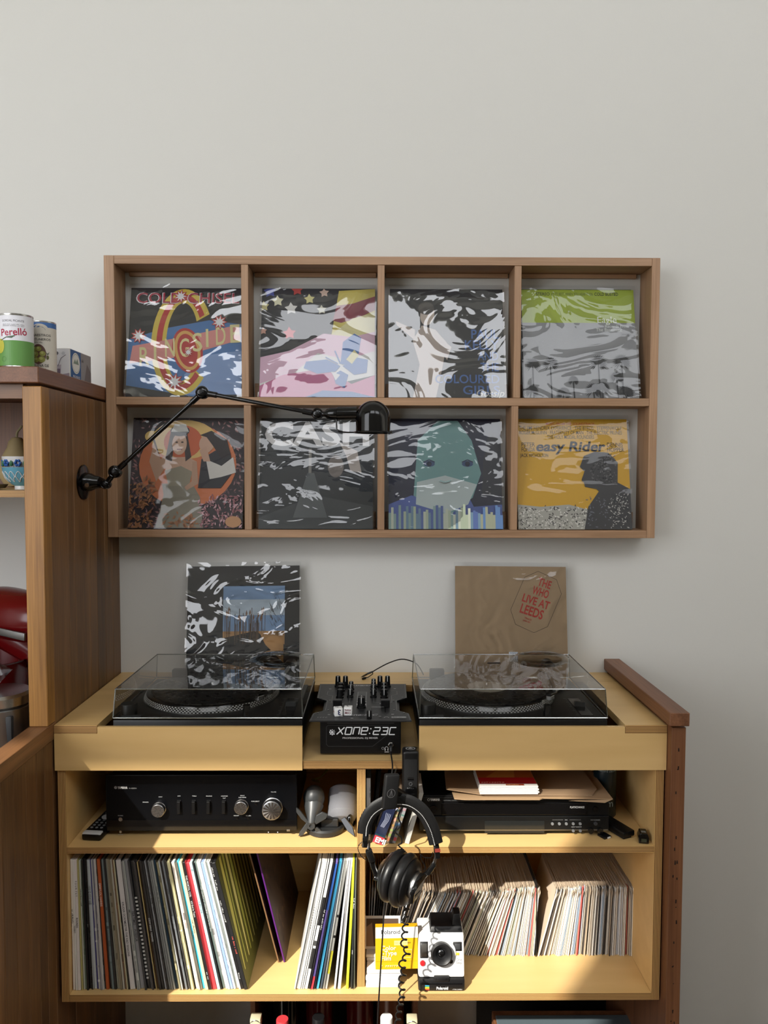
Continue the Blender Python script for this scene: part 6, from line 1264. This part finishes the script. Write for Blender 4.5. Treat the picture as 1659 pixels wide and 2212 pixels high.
g = G(); g.tube(spl([(0, 0, .13), (.002, 0, .145), (.01, 0, .155), (.014, 0, .162)]), .003, 8); g.build('stem', mat('gourd_stem', (150, 140, 104), .7), t, True)
# ================================================================== things on the bench
BZ = .9505
t = thing('stand_mixer', 'red stand mixer with silver band on the kitchen bench', 'mixer', (-.95, -.26, BZ))
mat('enamel_red', (92, 10, 12), .22)
hx_, hz_ = .045, .325
g = G(); pr = []
L_ = .15
for i in range(17): q = i/16; s_ = -L_+2*L_*q; r_ = .068*math.sqrt(max(0, 1-abs(s_/L_)**3.2))*(1.02-.12*q); pr.append((max(r_, 0 if i in (0, 16) else .004), s_))
pr[0] = (0, -L_); pr[-1] = (0, L_)
HM = T(hx_-.02, -.02, hz_-BZ+.93) @ RZ(.5) @ RX(.12) @ RX(PI/2)
HM = T(hx_, 0, .308) @ RZ(1.05) @ RX(.04) @ RX(PI/2)
g.lathe(pr, 40, 0, HM); g.build('head', 'enamel_red', t, True)
g = G(); g.lathe([(.0665, -.09), (.0695, -.085), (.069, .09), (.0655, .095)], 40, 0, HM @ Matrix.Diagonal((.2, 1.0, 1, 1)) if False else HM @ T(0, 0, 0), cap=False); g.bm.free()
g = G(); 
for sy in (-1, 1): g.box(sy*.0665-.0025, sy*.0665+.0025, -.036, -.018, -.12, .12, bev=.001, M=HM)
g.box(-.067, .067, -.036, -.018, .1, .117, bev=.002, M=HM) if False else None
g.build('trim_band', 'brushed', t, True)
g = G(); g.sphere((0, 0, 0), .012, sc=(.6, 1, 1)); g.bm.free()
g = G(); g.cyl((HM @ Vector((.066, .012, -.06))), (HM @ Vector((.073, .012, -.06))), .009, n=16); g.build('lock_knob', 'black_satin', t, True)
g = G(); g.cyl(HM @ Vector((0, -.03, .1)), HM @ Vector((0, -.075, .1)), .034, n=28); g.build('drive_hub', 'brushed', t, True)
g = G(); g.tube([HM @ Vector((0, -.03, -.1)), Vector((.12, .045, .18)), Vector((.125, .05, .08)), Vector((.12, .05, .03))], 1, 20, rad=[.05, .046, .05, .06]); g.build('column', 'enamel_red', t, True)
g = G(); g.box(-.13, .16, -.07, .12, 0, .035, bev=.014, seg=3); g.build('foot_plate', 'enamel_red', t, True)
g = G(); g.lathe([(.05, .036), (.055, .04), (.085, .07), (.1, .12), (.104, .19), (.108, .195), (.102, .195), (.095, .12), (.06, .05), (0, .045)], 44, 0, T(-.045, .02, 0)); g.build('mixing_bowl', 'enamel_red', t, True)
t = thing('food_processor', 'steel food processor with clear lid behind the timber post', 'food processor', (-.905, -.43, BZ))
clear_mat('clear_jug', (226, 228, 228), .03, 1.3, .06)
g = G(); g.lathe([(.066, 0), (.07, .004), (.066, .13), (.06, .136)], 44, 0, T(.035, 0, 0)); g.build('motor_base', 'brushed', t, True)
g = G(); g.lathe([(.0665, .136), (.069, .139), (.069, .158), (.062, .164), (0, .166)], 44, 0, T(.035, 0, 0)); g.build('bowl_lid', 'tin', t, True)
g = G(); g.prism([(-.03, -.05, .167), (.02, -.05, .167), (.062, -.05, .212), (.03, -.05, .228), (-.045, -.05, .206)], (0, .055, 0)); g.build('feed_chute', 'clear_jug', t)
g = G(); g.tube(spl([(-.045, -.055, .175), (-.01, -.058, .178), (.004, -.058, .186), (-.004, -.058, .196), (-.04, -.056, .197)]), .002, 8); g.build('handle_loop', 'chrome', t, True)
g = G(); g.box(.06, .085, -.055, -.03, .02, .12, bev=.004); g.build('side_panel', 'dark_grey', t, True)
t = thing('grinder', 'dark coffee grinder with clear hopper at the left edge', 'grinder', (-.935, -.545, BZ))
g = G(); g.lathe([(.05, 0), (.052, .003), (.05, .1), (.048, .104)], 40, 0); g.build('hopper', 'clear_jug', t, True)
g = G(); g.lathe([(.045, .001), (.045, .09), (0, .092)], 40, 0); g.build('coffee_fill', mat('coffee', (54, 36, 24), .8, bump=.8, bscale=250), t, True)
g = G(); g.lathe([(.049, .1045), (.05, .107), (.045, .16), (.034, .172), (0, .174)], 40, 0); g.build('lid', 'black_gloss', t, True)
t = thing('electric_kettle', 'white electric kettle mostly hidden behind the post', 'kettle', (-.835, -.2, BZ))
g = G(); g.lathe([(.07, 0), (.072, .01), (.06, .15), (.052, .2), (.02, .215), (0, .217)], 40); g.build('kettle_body', 'white_plastic', t, True)
g = G(); g.tube(spl([(-.055, -.01, .19), (-.085, -.012, .18), (-.09, -.012, .12), (-.068, -.01, .06)]), .008, 10); g.build('handle', 'black_satin', t, True)
# ================================================================== things on the floor under the cabinet
FZ = -.0195
def bottle(label, px, py, Y, glass, cap, kind, h=None):
    p = ay(px, py, Y); h = h or (p.z-FZ); t = thing('wine_bottle', label, 'bottle', (p.x, Y, FZ), None, 'bottles under the cabinet')
    g = G(); g.lathe([(.03, 0), (.037, .004), (.0375, .012), (.0375, h*.58), (.03, h*.68), (.016, h*.76), (.0145, h*.8), (.014, h-.012)], 32); g.build('glass', glass, t, True)
    if kind == 'screw': g = G(); g.lathe([(.0152, h-.045), (.0155, h-.044), (.0155, h-.002), (.0145, h), (0, h)], 28); g.build('cap', cap, t, True)
    else:
        g = G(); g.box(-.0135, .0135, -.0135, .0135, h-.0118, h+.012, bev=.003); g.build('stopper', cap, t, True)
        g = G(); g.tube(spl([(-.016, -.004, h-.03), (-.017, -.01, h-.005), (0, -.014, h+.01), (.017, -.01, h-.005), (.016, -.004, h-.03)]), .0013, 6); g.build('wire_bail', 'brushed', t, True)
    return t
mat('glass_dark', (14, 16, 12), .12); mat('glass_red', (70, 14, 14), .2); mat('glass_brown', (92, 50, 30), .3); mat('cap_red', (196, 60, 66), .4); mat('cap_white', (222, 222, 222), .4); mat('cap_black', (40, 40, 42), .3, .6); mat('ceramic_stopper', (200, 192, 160), .4)
bottle('bottle with beige swing stopper leftmost under the cabinet', 553, 2204, -.33, 'glass_dark', 'ceramic_stopper', 'swing'); bottle('bottle with red cap under the cabinet', 610, 2201, -.33, 'glass_dark', 'cap_red', 'screw'); bottle('bottle with black and silver cap under the cabinet', 688, 2196, -.33, 'glass_dark', 'cap_black', 'screw'); bottle('bottle with white cap behind the coiled cable', 835, 2196, -.33, 'glass_dark', 'cap_white', 'screw'); bottle('bottle with beige swing stopper right of the coiled cable', 890, 2206, -.33, 'glass_dark', 'ceramic_stopper', 'swing')
for px, m_, lb in ((620, 'glass_dark', 'dark bottle standing at the back behind the red cap'), (690, 'glass_red', 'deep red bottle standing at the back behind the black cap'), (778, 'glass_red', 'dim red bottle alone at the back under the divider'), (843, 'glass_brown', 'ringed brown bottle at the back behind the white cap')): bottle(lb, px, 2150, -.15, m_, m_, 'screw', .39)
x0_, x1_ = ay(558, 2200, -.09).x, ay(897, 2200, -.09).x
t = thing('bottle_crate', 'wooden crate with black backing for the dark behind the bottles', 'crate', ((x0_+x1_)/2, -.07, FZ))
g = G(); g.box(x0_, x1_, -.03, -.015, FZ, .375); g.build('dark_backing', 'black_matte', t, world=True)  # black sheet put in to make the dark behind the bottles
for x in (x0_, x1_-.012): g = G(); g.box(x, x+.012, -.22, -.0305, FZ, .31 if x < -.1 else .33); g.build('side_board', 'redwood_y' , t, world=True)
t = thing('floor_console', 'grey-topped walnut console under the right of the cabinet', 'console', (.47, -.28, FZ))
cz_ = ay(1200, 2182, -.2).z; cxl, cxr = ay(1062, 2182, -.2).x, ay(1356, 2182, -.2).x
g = G(); g.box(cxl, cxr, -.44, -.2, FZ, cz_, bev=.003); g.build('cabinet', 'redwood_z', t, world=True)
g = G(); g.box(cxl+.006, cxr+.004, -.442, -.226, cz_+.0003, cz_+.006, bev=.002); g.build('grey_lid', mat('slate', (86, 98, 104), .35), t, world=True)
g = G(); g.box(ay(1030, 2190, -.04).x, ay(1340, 2190, -.04).x, -.045, -.03, FZ, .37); o = g.build('shade_board', 'black_matte'); tag(o, 'dark board added as the shadow against the wall behind the console', 'board')  # black sheet added where only shadow lies, behind the console
g = G(); g.tube([ay(1372, 2166, -.1), ay(1340, 2215, -.1), ay(1300, 2290, -.1)], .005, 8); o = g.build('folding_strut', 'black_satin', smooth=True); tag(o, 'black slanting strut beside the console at the lower right', 'strut')
